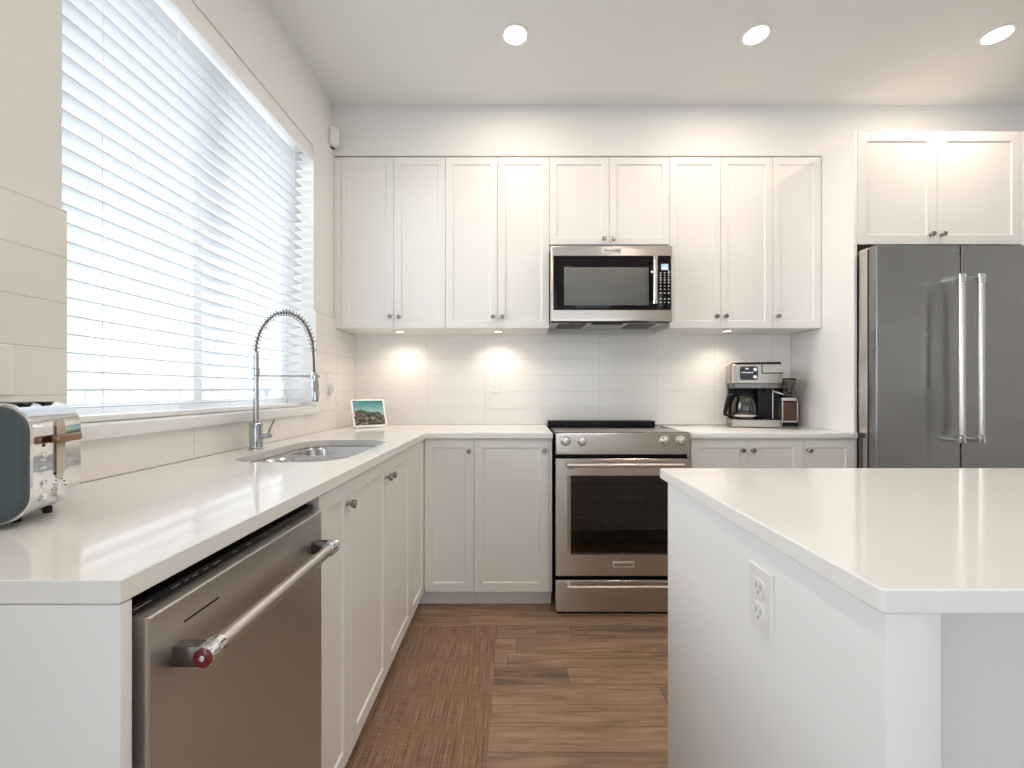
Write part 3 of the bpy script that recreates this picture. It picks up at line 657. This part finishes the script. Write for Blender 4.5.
part('lettering', text_mb('KitchenAid', 0.0165, ((X(612.6, DR)+X(634.3, DR))/2, DR-0.0028, (zr_(567.6)+zr_(561.3))/2), EX, EZ, 0.0003, 0.0004), 'badge_ink', b)
dr = part('drawer', MB().slab((RX0, 2.499, 0.016), EX, EZ, RX1-RX0, zr_(580.2)-0.016, [(0, 0), (0, 0.041), (0.002, 0.044), (0.004, 0.0445), (0.02, 0.0445)]), 'steel_x', t)
hz2 = Z(587.4, 2.412)
hd = part('handle', MB().tube([(X(567.4, 2.412), 2.412, hz2), (X(683.5, 2.412), 2.412, hz2)], 0.0085, 14), 'bar', dr)
for p in (569.8, 681.0): part('handle_mount', MB().box(X(p, 2.42)-0.008, X(p, 2.42)+0.008, 2.415, DR+0.001, hz2-0.006, hz2+0.007, 0.002), 'bar', hd)

# ---------------------------------------------------------------- microwave
DM = 2.69
def xm(p): return X(p, DM)
def zm(p): return Z(p, DM)
MX0, MX1 = xm(550.8), xm(672.8)-0.002
MZ0, MZ1 = zm(321.3), 2.184
t = thing('microwave', ((MX0+MX1)/2, 2.9, MZ0), 'stainless over-the-range microwave under the short wall cabinet', 'microwave')
part('body', MB().box(MX0+0.002, MX1-0.002, DM+0.046, DB-0.002, MZ0+0.02, MZ1), 'steel_x', t)
part('front_frame', MB().slab((MX0, DM+0.045, MZ0), EX, EZ, MX1-MX0, MZ1-MZ0, [(0, 0), (0, 0.041), (0.002, 0.0445), (0.004, 0.045), (0.02, 0.045)]), 'steel_x', t)
gp = part('door_glass', MB().box(xm(553.3), xm(657.5), DM-0.006, DM+0.001, zm(310), zm(255.8), 0.002), 'blackgloss', t)
part('viewing_window', MB().box(xm(564), xm(648.6), DM-0.0068, DM-0.0055, zm(305.4), zm(267.6), 0.0003), 'mwin', gp)
cpn = part('control_panel', MB().box(xm(657.9), xm(670.8), DM-0.006, DM+0.001, zm(310), zm(255.8), 0.002), 'blackgloss', t)
part('display', MB().box(xm(660.9), xm(667.8), DM-0.0068, DM-0.0055, zm(270.3), zm(264.3)), 'lcd', cpn)
part('display_mark', MB().box(xm(662.5), xm(667.0), DM-0.0073, DM-0.0066, zm(269.2), zm(267.6)), emit('lcd_white', (0.85, 0.93, 1.0), 0.8), cpn)
km = MB(); km2 = MB()
for r, yy in enumerate((273.0, 275.4, 277.9, 280.2, 282.8, 286.2, 289.4, 293.2, 299.0, 302.6)):
    for c, pp in enumerate((660.3, 664.3, 668.3)):
        w = (1.0, 0.8, 1.0)[c]*(0.75 if r in (5, 6) else 1.0)*(0.9 if (r*3+c) % 4 else 0.65)
        (km if r < 8 else km2).box(xm(pp-w), xm(pp+w), DM-0.0068, DM-0.0055, zm(yy+0.55), zm(yy-0.45))
part('keypad_lettering', km, 'white_mark', cpn); part('start_key_lettering', km2, 'white_mark', cpn)
hx = xm(655.3)
hd = part('handle', MB().tube([(X(655.3, 2.645), 2.645, zm(258.0)), (X(655.3, 2.645), 2.645, zm(305.0))], 0.0125, 16), 'bar', t)
for yy in (259.6, 303.4): part('handle_mount', MB().box(X(655.3, 2.65)-0.010, X(655.3, 2.65)+0.010, 2.648, DM-0.004, zm(yy)-0.011, zm(yy)+0.011, 0.003).lathe((X(655.3, 2.645), 2.645, zm(yy)-0.012), (0, 0, 1), [(0.0125, 0), (0.0148, 0.002), (0.0148, 0.022), (0.0125, 0.024)], 18), 'chrome', hd)
b = part('badge', MB().box(xm(602.2), xm(621.3), DM-0.0025, DM+0.0005, zm(253.0), zm(248.0), 0.0008), 'badge', t)
part('lettering', text_mb('KitchenAid', 0.0155, (xm(611.75), DM-0.0028, zm(250.5)), EX, EZ, 0.0003, 0.0003), 'badge_ink', b)
un = MB().box(MX0+0.006, MX1-0.006, DM+0.05, DB-0.01, MZ0+0.004, MZ0+0.0195)
part('underside', un, 'bar', t)
vz = MZ0+0.0035
part('vent_lip', MB().box(MX0+0.01, MX1-0.01, DM+0.025, DM+0.048, MZ0-0.004, MZ0-0.0002, 0.001), 'black', t)
for a, b_ in ((0.06, 0.24), (0.52, 0.70)):
    fl = MB()
    for i in range(12): fl.box(MX0+a, MX0+b_, DM+0.12+i*0.018, DM+0.13+i*0.018, vz-0.004, vz+0.001)
    part('grease_filter', fl, 'darksteel', t)
for a in (0.045, 0.64): part('lamp_lens', MB().box(MX0+a+0.0, MX0+a+0.08, DM+0.065, DM+0.105, vz-0.002, vz+0.001, 0.001), 'plastic', t)
part('intake_grille', MB().box(MX0+0.28, MX0+0.48, DM+0.10, DM+0.16, vz-0.003, vz+0.001), 'black', t)

# ---------------------------------------------------------------- refrigerator
FX0, FX1, FD = 2.0135, 2.958, 2.398
t = thing('refrigerator', ((FX0+FX1)/2, 2.75, 0), 'dark stainless french-door refrigerator under the deep cabinet', 'refrigerator')
part('body', MB().box(FX0+0.001, FX1-0.001, 2.462, 3.06, 0.03, 2.098, 0.003), 'steel_z', t)
part('plinth', MB().box(FX0+0.01, FX1-0.01, 2.47, 2.60, 0.0, 0.03), 'black', t)
part('door_gasket', MB().box(FX0+0.008, FX1-0.008, 2.4505, 2.4615, 0.06, 2.088), 'rubber', t)
fxm = X(961.0, FD)
prof = [(0.003, 0), (0, 0.003), (0, 0.040), (0.0022, 0.047), (0.006, 0.050), (0.02, 0.052), (0.06, 0.052)]
prof = [(0.003, 0), (0, 0.003), (0, 0.044), (0.0018, 0.0495), (0.005, 0.052), (0.02, 0.052)]
def fdoor(x0, x1, z0, z1, nm='door'): return part(nm, MB().slab((x0, FD+0.052, z0), EX, EZ, x1-x0, z1-z0, prof), 'fridge', t)
FZ = 2.0935
d1 = fdoor(FX0, fxm-0.002, 0.78, FZ); d2 = fdoor(fxm+0.002, FX1, 0.78, FZ); d3 = fdoor(FX0, FX1, 0.07, 0.772, 'freezer_drawer')
DH = 2.30
for d, hx, mx in ((d1, X(961.6, DH), None), (d2, X(981.0, DH), None)):
    z0, z1 = Z(443, DH), Z(274, DH)
    hb = part('handle', MB().tube([(hx, DH, z0+0.012), (hx, DH, z1-0.012)], 0.0155, 20), 'bar', d)
    for zz, s in ((z0, 1), (z1, -1)):
        part('handle_mount', MB().lathe((hx, DH, zz), (0, 0, s), [(0.0150, 0), (0.0185, 0.002), (0.0185, 0.024), (0.016, 0.026), (0.016, 0.03), (0.018, 0.032), (0.0178, 0.042), (0.0155, 0.044)], 22).box(hx-0.0105, hx+0.0105, DH, FD+0.0008, zz+min(0, s*0.026)+0.001, zz+max(0, s*0.026)-0.001, 0.003), 'chrome', hb)
hb = part('handle', MB().tube([(FX0+0.12, DH+0.02, 0.68), (FX1-0.12, DH+0.02, 0.68)], 0.0155, 18), 'bar', d3)
for xx in (FX0+0.13, FX1-0.13): part('handle_mount', MB().box(xx-0.012, xx+0.012, DH+0.02, FD+0.0008, 0.669, 0.691, 0.003), 'chrome', hb)

# ---------------------------------------------------------------- coffee machine, carafe, grinder
CCX, CCY, CTH = 1.631, 2.955, math.radians(-16)
CY = CCY-0.105; CR = CCY+0.075
def xk(p): return CCX+(p-754.8)/26.2*0.155
def zk(p): return Z(p, 2.865)
coffee = t = thing('coffee_machine', (CCX, CCY, CT), 'black and steel combination coffee machine on the short worktop', 'coffee maker')
CX0, CX1 = xk(728.6), xk(781.0)
def rbox(x0, x1, y0, y1, r, z0, z1, c=0.004, seg=6):
    cx, cy = (x0+x1)/2, (y0+y1)/2; o = rrect(x0, x1, y0, y1, r, seg); i = inset(o, c, cx, cy)
    return MB().rings([[(x, y, z) for x, y in l] for l, z in ((i, z0), (o, z0+c), (o, z1-c), (i, z1))])
part('base', rbox(CX0, CX1, CY, CR, 0.022, CT+0.002, zk(419.6), 0.003), 'steel_warm', t)
part('foot_rim', rbox(CX0+0.004, CX1-0.004, CY+0.004, CR-0.004, 0.02, CT, CT+0.004, 0.001), 'black', t)
part('tower', MB().box(CX0+0.01, CX1-0.006, CCY+0.03, CR-0.005, zk(419.6)-0.001, zk(383.3)+0.001, 0.004).box(xk(758.0), CX1-0.006, CY+0.055, CCY+0.03, zk(419.6)-0.001, zk(383.3)+0.001, 0.003), 'black', t)
hd = part('head', rbox(CX0-0.003, CX1+0.002, CY-0.006, CR+0.005, 0.03, zk(383.4), zk(364.3), 0.003), 'steel_warm', t)
part('brew_collar', rbox(CX0+0.012, CX1-0.006, CY+0.004, CR-0.02, 0.02, zk(388.4), zk(383.2), 0.003), 'darksteel', t)
part('lid', rbox(CX0+0.022, CX1-0.004, CY+0.004, CR-0.01, 0.025, zk(364.5), zk(362.2), 0.004), 'black', t)
dp = part('control_panel', MB().add(*(lambda r: ([(x, CY-0.0075, z) for x, z in r]+[(x, CY-0.0055, z) for x, z in r], [tuple(range(len(r))), tuple(reversed(range(len(r), 2*len(r))))]+[(i, (i+1) % len(r), len(r)+(i+1) % len(r), len(r)+i) for i in range(len(r))]))(rrect(xk(737.6), xk(755.8), zk(380.0), zk(366.4), 0.016, 5))), 'blackgloss', hd)
for yy in (369.6, 377.0): part('dial', MB().lathe((xk(752.9), CY-0.0072, zk(yy)), (0, -1, 0), [(0.0115, 0), (0.0115, 0.006), (0.009, 0.008)], 20), 'bar', dp)
mk = MB().box(xk(743.2), xk(746.4), CY-0.0083, CY-0.0074, zk(369.3), zk(368.0))
for i in range(6): mk.box(xk(738.8+i*2.1), xk(740.2+i*2.1), CY-0.0083, CY-0.0074, zk(373.2), zk(371.9))
part('panel_legends', mk, 'white_mark', dp)
part('pod_drawer', MB().slab((xk(760.2), CY-0.0055, zk(373.0)), EX, EZ, xk(780.5)-xk(760.2), zk(364.9)-zk(373.0), [(0, 0), (0, 0.0015), (0.001, 0.003), (0.01, 0.003)]), 'steel_warm', hd)
gl = MB().box(xk(759.4), xk(760.2), CY-0.0072, CY-0.0058, zk(373.8), zk(364.6)).box(xk(759.4), xk(781.0), CY-0.0072, CY-0.0058, zk(373.8), zk(373.0))
part('drawer_seam', gl, 'black', hd)
part('bay_edge', MB().box(xk(772.9), xk(773.5), CY+0.052, CY+0.056, zk(419), zk(388.5)), 'bar', t)
part('froth_wand', MB().tube([(xk(772.3), CY+0.05, zk(388.3)), (xk(774.0), CY+0.035, zk(391.5)), (xk(781.6), CY+0.01, zk(394.3))], 0.0048, 10), 'bar', t)
part('drip_tray', MB().box(xk(759.5), xk(778.5), CY+0.006, CY+0.055, zk(419.8), zk(418.4), 0.001), 'black', t)
part('pod_spout', MB().lathe((xk(766), CY+0.03, zk(392)), (0, 0, 1), [(0.010, 0), (0.014, 0.02), (0.016, 0.04)], 18), 'black', t)

coffee.rotation_euler = (0, 0, CTH)
kv = Matrix.Rotation(CTH, 3, 'Z') @ Vector((xk(744.2)-CCX, CY+0.048-CCY, 0))
kx, ky = CCX+kv.x, CCY+kv.y
t = thing('coffee_carafe', (kx, ky, zk(419.5)), 'glass coffee carafe with black handle standing in the coffee machine', 'carafe')
zb0 = zk(419.4)
CS = 0.955; outer = [(r*CS, h) for r, h in ((0.060, 0.004), (0.068, 0.008), (0.079, 0.035), (0.081, 0.07), (0.077, 0.10), (0.066, 0.135), (0.058, 0.150))]
inner = [(r-0.0025, h) for r, h in reversed(outer)]; inner[-1] = (0.056*CS, 0.0075)
part('glass', MB().lathe((kx, ky, zb0), (0, 0, 1), outer+inner, 36), 'jug', t)
part('foot', MB().lathe((kx, ky, zb0), (0, 0, 1), [(0.058, 0), (0.058, 0.004), (0.053, 0.005)], 32), 'black', t)
part('band', MB().lathe((kx, ky, zb0), (0, 0, 1), [(0.0712, 0.018), (0.0742, 0.0185), (0.0772, 0.031), (0.0760, 0.0315)], 36, False, False), 'bar', t)
part('lid', MB().lathe((kx, ky, zb0), (0, 0, 1), [(0.048, 0.149), (0.055, 0.151), (0.056, 0.162), (0.049, 0.170), (0.02, 0.172)], 32), 'black', t)
dx = Vector((-1.04, -0.10, 0))
def hp(r, z): return Vector((kx, ky, z))+dx*r
part('handle', MB().tube([hp(0.052, zb0+0.156), hp(0.076, zb0+0.164), hp(0.108, zb0+0.152), hp(0.122, zb0+0.10), hp(0.133, zb0+0.045), hp(0.135, zb0+0.030), hp(0.118, zb0+0.026), hp(0.073, zb0+0.030)], [0.010, 0.011, 0.012, 0.012, 0.012, 0.011, 0.009, 0.007], 12), 'black', t)

GY = 2.955
def xg(p): return X(p, GY)
def zg(p): return Z(p, GY)
gx0, gx1 = xg(781.2), xg(798.0); gxc = (gx0+gx1)/2; gyc = GY+0.058
t = thing('coffee_grinder', (gxc, gyc, CT), 'small brown coffee grinder with a clear bean hopper beside the tall panel', 'grinder')
part('base', rbox(gx0-0.002, gx1+0.003, GY-0.006, GY+0.118, 0.012, CT, zg(422.2), 0.003), 'black', t)
part('body', rbox(gx0, gx1, GY+0.028, GY+0.115, 0.015, zg(422.4), zg(400.8), 0.003), 'black', t)
gb = part('grounds_bin', rbox(gx0+0.014, gx1-0.008, GY, GY+0.028, 0.006, zg(420.8), zg(402.0), 0.002), 'grounds', t)
part('bin_frame', MB().box(gx0+0.004, gx0+0.013, GY-0.002, GY+0.026, zg(422), zg(401.2), 0.001).box(gx1-0.0075, gx1, GY-0.002, GY+0.026, zg(422), zg(401.2), 0.001).box(gx0+0.004, gx1, GY-0.003, GY+0.026, zg(422.4), zg(420.9), 0.001), 'bar', t)
part('collar', rbox(gx0-0.001, gx1+0.001, GY-0.002, GY+0.117, 0.015, zg(400.9), zg(397.6), 0.003), 'bar', t)
part('grind_ring', MB().lathe((gxc, gyc, zg(397.7)), (0, 0, 1), [(0.050, 0), (0.050, 0.010), (0.046, 0.013)], 28), 'black', t)
zh = zg(395.8)
part('hopper', MB().lathe((gxc, gyc, zh), (0, 0, 1), [(0.045, 0), (0.047, 0.012), (0.072, 0.105), (0.072, 0.112), (0.069, 0.112), (0.045, 0.014), (0.043, 0.002)], 32), 'hopper', t)
part('hopper_lid', MB().lathe((gxc, gyc, zh+0.1125), (0, 0, 1), [(0.073, 0), (0.074, 0.004), (0.072, 0.008), (0.02, 0.009)], 32), 'black', t)
be = MB()
rb = random.Random(3)
for i in range(150):
    hgt = rb.uniform(0.006, 0.052); rr = (0.036+0.18*hgt)*math.sqrt(rb.random()); th = rb.uniform(0, 2*PI)
    c = Vector((gxc+rr*math.cos(th), gyc+rr*math.sin(th), zh+hgt)); ax = Vector((rb.uniform(-1, 1), rb.uniform(-1, 1), rb.uniform(-1, 1))).normalized()
    be.lathe(c-ax*0.005, ax, [(0.0005, 0), (0.0032, 0.0018), (0.0042, 0.005), (0.0032, 0.0082), (0.0005, 0.010)], 7)
bo = part('beans', be, 'beans', t); bo['kind'] = 'stuff'

# ---------------------------------------------------------------- toaster
TH = math.radians(23.3); TL, TW, TH_ = 0.225, 0.168, 0.213
ec = Vector((-0.9125, 0.860)); ctr = ec-Vector((math.cos(TH), math.sin(TH)))*TL/2
t = thing('toaster', (ctr.x, ctr.y, CT), 'chrome and slate toaster at the near end of the window counter', 'toaster', rotz=TH)
zt0, zt1 = 0.008, 0.226
def tprof(ins, y, r=0.05): return [(x, y, z) for x, z in rrect(-TL/2+ins, TL/2-ins, zt0+ins, zt1-ins, r-ins*0.7, 8)]
part('shell', MB().rings([tprof(0.003, -TW/2-0.0002), tprof(0, -TW/2+0.003), tprof(0, TW/2-0.003), tprof(0.003, TW/2+0.0002)]), 'chrome', t, local=True)
for s in (-1, 1):
    sp_ = part('side_panel', MB().rings([tprof(0.003, s*(TW/2+0.0004), 0.05), tprof(0.004, s*(TW/2+0.007), 0.05), tprof(0.010, s*(TW/2+0.012), 0.05), tprof(0.016, s*(TW/2+0.0125), 0.05)]), 'teal', t, local=True, label='slate teal side panel')
    if s == -1: part('printed_mark', MB().box(0.044, 0.047, -TW/2-0.0130, -TW/2-0.0124, 0.116, 0.119), 'white_mark', sp_, local=True)
e = TL/2
sl_z0, sl_z1 = 1.108-CT, 1.226-CT
def endplate(y0, y1, z0, z1, r, x0, x1): 
    l = rrect(y0, y1, z0, z1, r, 6); return MB().rings([[(x0, y, z) for y, z in l], [(x1, y, z) for y, z in l]])
part('lever_slot', endplate(-0.016, 0.020, sl_z0, sl_z1, 0.0175, e-0.004, e+0.0012), 'cream', t, local=True)
part('slot_shadow', endplate(-0.0155, -0.0125, sl_z0+0.01, sl_z1-0.012, 0.0014, e, e+0.0018), 'black', t, local=True)
part('lever', MB().box(e+0.001, e+0.012, -0.010, 0.014, 1.180-CT, 1.196-CT, 0.002).box(e+0.007, e+0.020, -0.040, 0.040, 1.1815-CT, 1.1965-CT, 0.003), 'copper', t, local=True)
for i, zz in enumerate((1.158, 1.132, 1.106, 1.082)):
    part('button', MB().lathe((e-0.001, -0.050, zz-CT), (1, 0, 0), [(0.0090, 0), (0.0090, 0.0025), (0.007, 0.0038), (0.003, 0.004)], 18), 'chrome', t, local=True)
part('indicator_lamp', MB().lathe((e-0.0005, -0.050, 1.180-CT), (1, 0, 0), [(0.003, 0), (0.003, 0.0015), (0.001, 0.002)], 12), 'rubber', t, local=True)
part('browning_dial', MB().lathe((e-0.001, 0.0, 1.084-CT), (1, 0, 0), [(0.0150, 0), (0.0150, 0.004), (0.013, 0.0055), (0.006, 0.006)], 24), 'chrome', t, local=True)
dm = MB()
for i in range(7):
    a = math.radians(15+i*25); dm.box(e-0.0002, e+0.0008, 0.0+0.024*math.cos(a)-0.0012, 0.024*math.cos(a)+0.0012, 1.084-CT+0.024*math.sin(a)-0.0012, 1.084-CT+0.024*math.sin(a)+0.0012)
part('dial_marks', dm, 'badge_ink', t, local=True)
for x0, y0 in ((-0.070, -0.025), (0.062, -0.025), (-0.070, 0.035), (0.080, 0.034)):
    part('foot', MB().lathe((x0, y0, 0), (0, 0, 1), [(0.0065, 0), (0.0075, 0.002), (0.0075, zt0+0.004)], 14), 'rubber', t, local=True)
for y0 in (-0.038, 0.030):
    part('bread_slot', MB().box(-0.085, 0.085, y0-0.014, y0+0.014, zt1-0.004, zt1+0.0004), 'black', t, local=True)

# ---------------------------------------------------------------- smart display, its charger and cord
PH = math.radians(36); TLT = math.radians(25)
t = thing('smart_display', (-0.950, 2.835, CT), 'small tablet-like smart display showing a rocky coast in the counter corner', 'smart display', rotz=PH)
R = Matrix.Translation((0, 0, 0.006)) @ Matrix.Rotation(-TLT, 4, 'X')
w, hgt = 0.222, 0.200
def rr3(ins, y, r=0.014): return [(x, y, z) for x, z in rrect(-w/2+ins, w/2-ins, ins, hgt-ins, max(r-ins, 0.003), 5)]
part('frame', MB().rings([rr3(0.004, 0.012), rr3(0, 0.008), rr3(0, 0.001), rr3(0.0015, 0)]).xf(R), 'plastic', t, local=True)
sc_ = MB().add([(-w/2+0.012, -0.0006, 0.014), (w/2-0.012, -0.0006, 0.014), (w/2-0.012, -0.0006, hgt-0.012), (-w/2+0.012, -0.0006, hgt-0.012),
                (-w/2+0.012, 0.0006, 0.014), (w/2-0.012, 0.0006, 0.014), (w/2-0.012, 0.0006, hgt-0.012), (-w/2+0.012, 0.0006, hgt-0.012)],
               [(0, 1, 2, 3), (7, 6, 5, 4), (0, 4, 5, 1), (1, 5, 6, 2), (2, 6, 7, 3), (3, 7, 4, 0)]).xf(R)
part('screen', sc_, 'screen', t, local=True)
part('stand', MB().rings([[(x, y, 0.0) for x, y in rrect(-0.075, 0.075, 0.004, 0.085, 0.02, 5)], [(x, y, 0.012) for x, y in rrect(-0.078, 0.078, 0.006, 0.088, 0.02, 5)], [(x, y, 0.075) for x, y in rrect(-0.05, 0.05, 0.044, 0.075, 0.012, 5)]]), 'cloth', t, local=True)
def outlet(loc, rotz, label, sockets=True):
    t = thing('wall_outlet', loc, label, 'outlet', rotz=rotz)
    part('plate', MB().slab((-0.037, 0.0, -0.062), EX, EZ, 0.074, 0.124, [(0, 0), (0, 0.003), (0.0025, 0.006), (0.012, 0.006)]), 'plastic', t, local=True)
    for s in (-1, 1):
        so = part('socket', MB().rings([[(x, y, z+s*0.0235) for x, z in rrect(-0.017, 0.017, -0.0165, 0.0165, 0.010, 5)] for y in (-0.005, -0.0085)]), 'plastic', t, local=True)
        part('slots', MB().box(-0.0085, -0.0060, -0.0090, -0.0082, s*0.0235-0.002, s*0.0235+0.008).box(0.0060, 0.0085, -0.0090, -0.0082, s*0.0235-0.002, s*0.0235+0.007).box(-0.0022, 0.0022, -0.0090, -0.0082, s*0.0235-0.0115, s*0.0235-0.006), 'plastic_dark', so, local=True)
    return t
outlet((X(494.5, DB), DB-0.0002, Z(384, DB)), 0, 'white double wall outlet on the rear tiles left of the range')
outlet((0.4703, 0.818, 0.885), -PI/2, 'white double outlet on the side of the island')
outlet((XT+0.0002, 2.69, 1.325), PI/2, 'white wall outlet in the corner with a charger plugged in')
t = thing('charger', (XT+0.03, 2.69, 1.30), 'white plug-in charger in the corner outlet with a thin cord', 'charger')
part('plug_body', MB().box(XT+0.0097, XT+0.036, 2.668, 2.712, 1.265, 1.322, 0.006), 'plastic', t)
cpts = [Vector((XT+0.030, 2.69, 1.268)), Vector((XT+0.034, 2.69, 1.245)), Vector((XT+0.05, 2.70, 1.20)), Vector((-1.08, 2.76, 1.155)), Vector((-1.045, 2.80, 1.12)), Vector((-1.035, 2.835, 1.07)), Vector((-1.025, 2.85, 1.040)), Vector((-1.005, 2.862, 1.0375))]
def cat(p, n=8):
    o = []
    for i in range(len(p)-1):
        p0, p1, p2, p3 = p[max(i-1, 0)], p[i], p[i+1], p[min(i+2, len(p)-1)]
        for k in range(n):
            u = k/n; o.append(0.5*((2*p1)+(p2-p0)*u+(2*p0-5*p1+4*p2-p3)*u*u+(3*p1-p0-3*p2+p3)*u**3))
    return o+[p[-1]]
part('cord', MB().tube(cat(cpts), 0.0018, 8), 'plastic', t)
# light switch on the near tiles
t = thing('light_switch', (XT, 0.95, 1.33), 'white light switch plate on the near wall tiles above the toaster', 'switch', rotz=PI/2)
part('plate', MB().slab((-0.046, 0.0, -0.058), EX, EZ, 0.092, 0.116, [(0, 0), (0, 0.003), (0.0025, 0.006), (0.012, 0.006)]), 'plastic', t, local=True)
part('rocker', MB().slab((-0.018, -0.0055, -0.038), EX, EZ, 0.036, 0.076, [(0, 0), (0, 0.002), (0.002, 0.0035), (0.008, 0.004)]), 'plastic', t, local=True)
# motion sensor
t = thing('motion_sensor', (XW+0.02, 2.745, 2.90), 'small white motion sensor in the corner above the wall cabinets', 'sensor', rotz=math.radians(38))
ml = rrect(-0.029, 0.029, -0.062, 0.054, 0.010, 5)
part('housing', MB().rings([[(x*k, y, z*k2) for x, z in ml] for y, k, k2 in ((0.014, 0.9, 0.9), (0.010, 1, 1), (-0.018, 1, 0.98), (-0.026, 0.8, 0.9))]), 'plastic', t, local=True)
part('lens', MB().rings([[(x, y, z-0.012) for x, z in rrect(-0.017, 0.017, -0.02, 0.02, 0.008, 5)] for y in (-0.024, -0.0285)]), 'frame', t, local=True)
part('bracket', MB().box(-0.020, 0.010, 0.010, 0.021, -0.07, -0.02, 0.002), 'rubber', t, local=True)

# ---------------------------------------------------------------- floor mat
mb = MB().rings([[(x, y, z) for x, y in rrect(-0.585, -0.0983, 0.45, 2.329, 0.006, 3)] for z in (0.0004, 0.0045)])
tag(part('floor_mat', mb, 'rug'), 'long brown woven kitchen mat on the floor along the sink cabinets', 'mat')

# ---------------------------------------------------------------- lamps
LZ = CEIL
for i, (x, lab) in enumerate(((0.0, 'round recessed ceiling light above the range, leftmost of the three'), (1.254, 'round recessed ceiling light midway, middle of the three'), (2.51, 'round recessed ceiling light before the refrigerator, rightmost of the three'))):
    y = 2.24
    t = thing('ceiling_light', (x, y, LZ), lab, 'ceiling light', 'recessed ceiling lights')
    part('trim_ring', MB().lathe((x, y, LZ-0.0004), (0, 0, -1), [(0.056, 0), (0.076, 0), (0.076, 0.002), (0.070, 0.006), (0.060, 0.005), (0.056, 0.002)], 36, False, False), 'plastic', t)
    part('diffuser', MB().lathe((x, y, LZ-0.0004), (0, 0, -1), [(0.057, 0.0005), (0.057, 0.003), (0.04, 0.0045), (0.01, 0.005)], 32), 'lamp', t)
    l = bpy.data.lights.new('downlight_lamp', 'AREA'); l.shape = 'DISK'; l.size = 0.11; l.energy = DOWNLIGHT_W; l.color = LAMP
    o = bpy.data.objects.new('downlight_lamp', l); C.objects.link(o); o.parent = t; o.location = (0, 0, -0.02)
for x, y, lab in ((-0.786, 2.93, 'small round light under the corner wall cabinet'), (-0.118, 2.93, 'small round light under the wall cabinet left of the microwave'), (1.43, 2.90, 'small round light under the wall cabinet right of the microwave')):
    t = thing('under_cabinet_light', (x, y, UZ0), lab, 'light', 'under-cabinet lights')
    part('trim_ring', MB().lathe((x, y, UZ0-0.0003), (0, 0, -1), [(0.026, 0), (0.035, 0), (0.034, 0.006), (0.028, 0.007), (0.026, 0.005)], 28, False, False), 'bar', t)
    part('diffuser', MB().lathe((x, y, UZ0-0.0003), (0, 0, -1), [(0.0265, 0.0005), (0.0265, 0.004), (0.01, 0.005)], 24), 'puck', t)
    l = bpy.data.lights.new('puck_lamp', 'SPOT'); l.energy = 4.5; l.color = (1.0, 0.86, 0.70); l.spot_size = math.radians(150); l.spot_blend = 0.8; l.shadow_soft_size = 0.025
    o = bpy.data.objects.new('puck_lamp', l); C.objects.link(o); o.parent = t; o.location = (0, 0, -0.012)
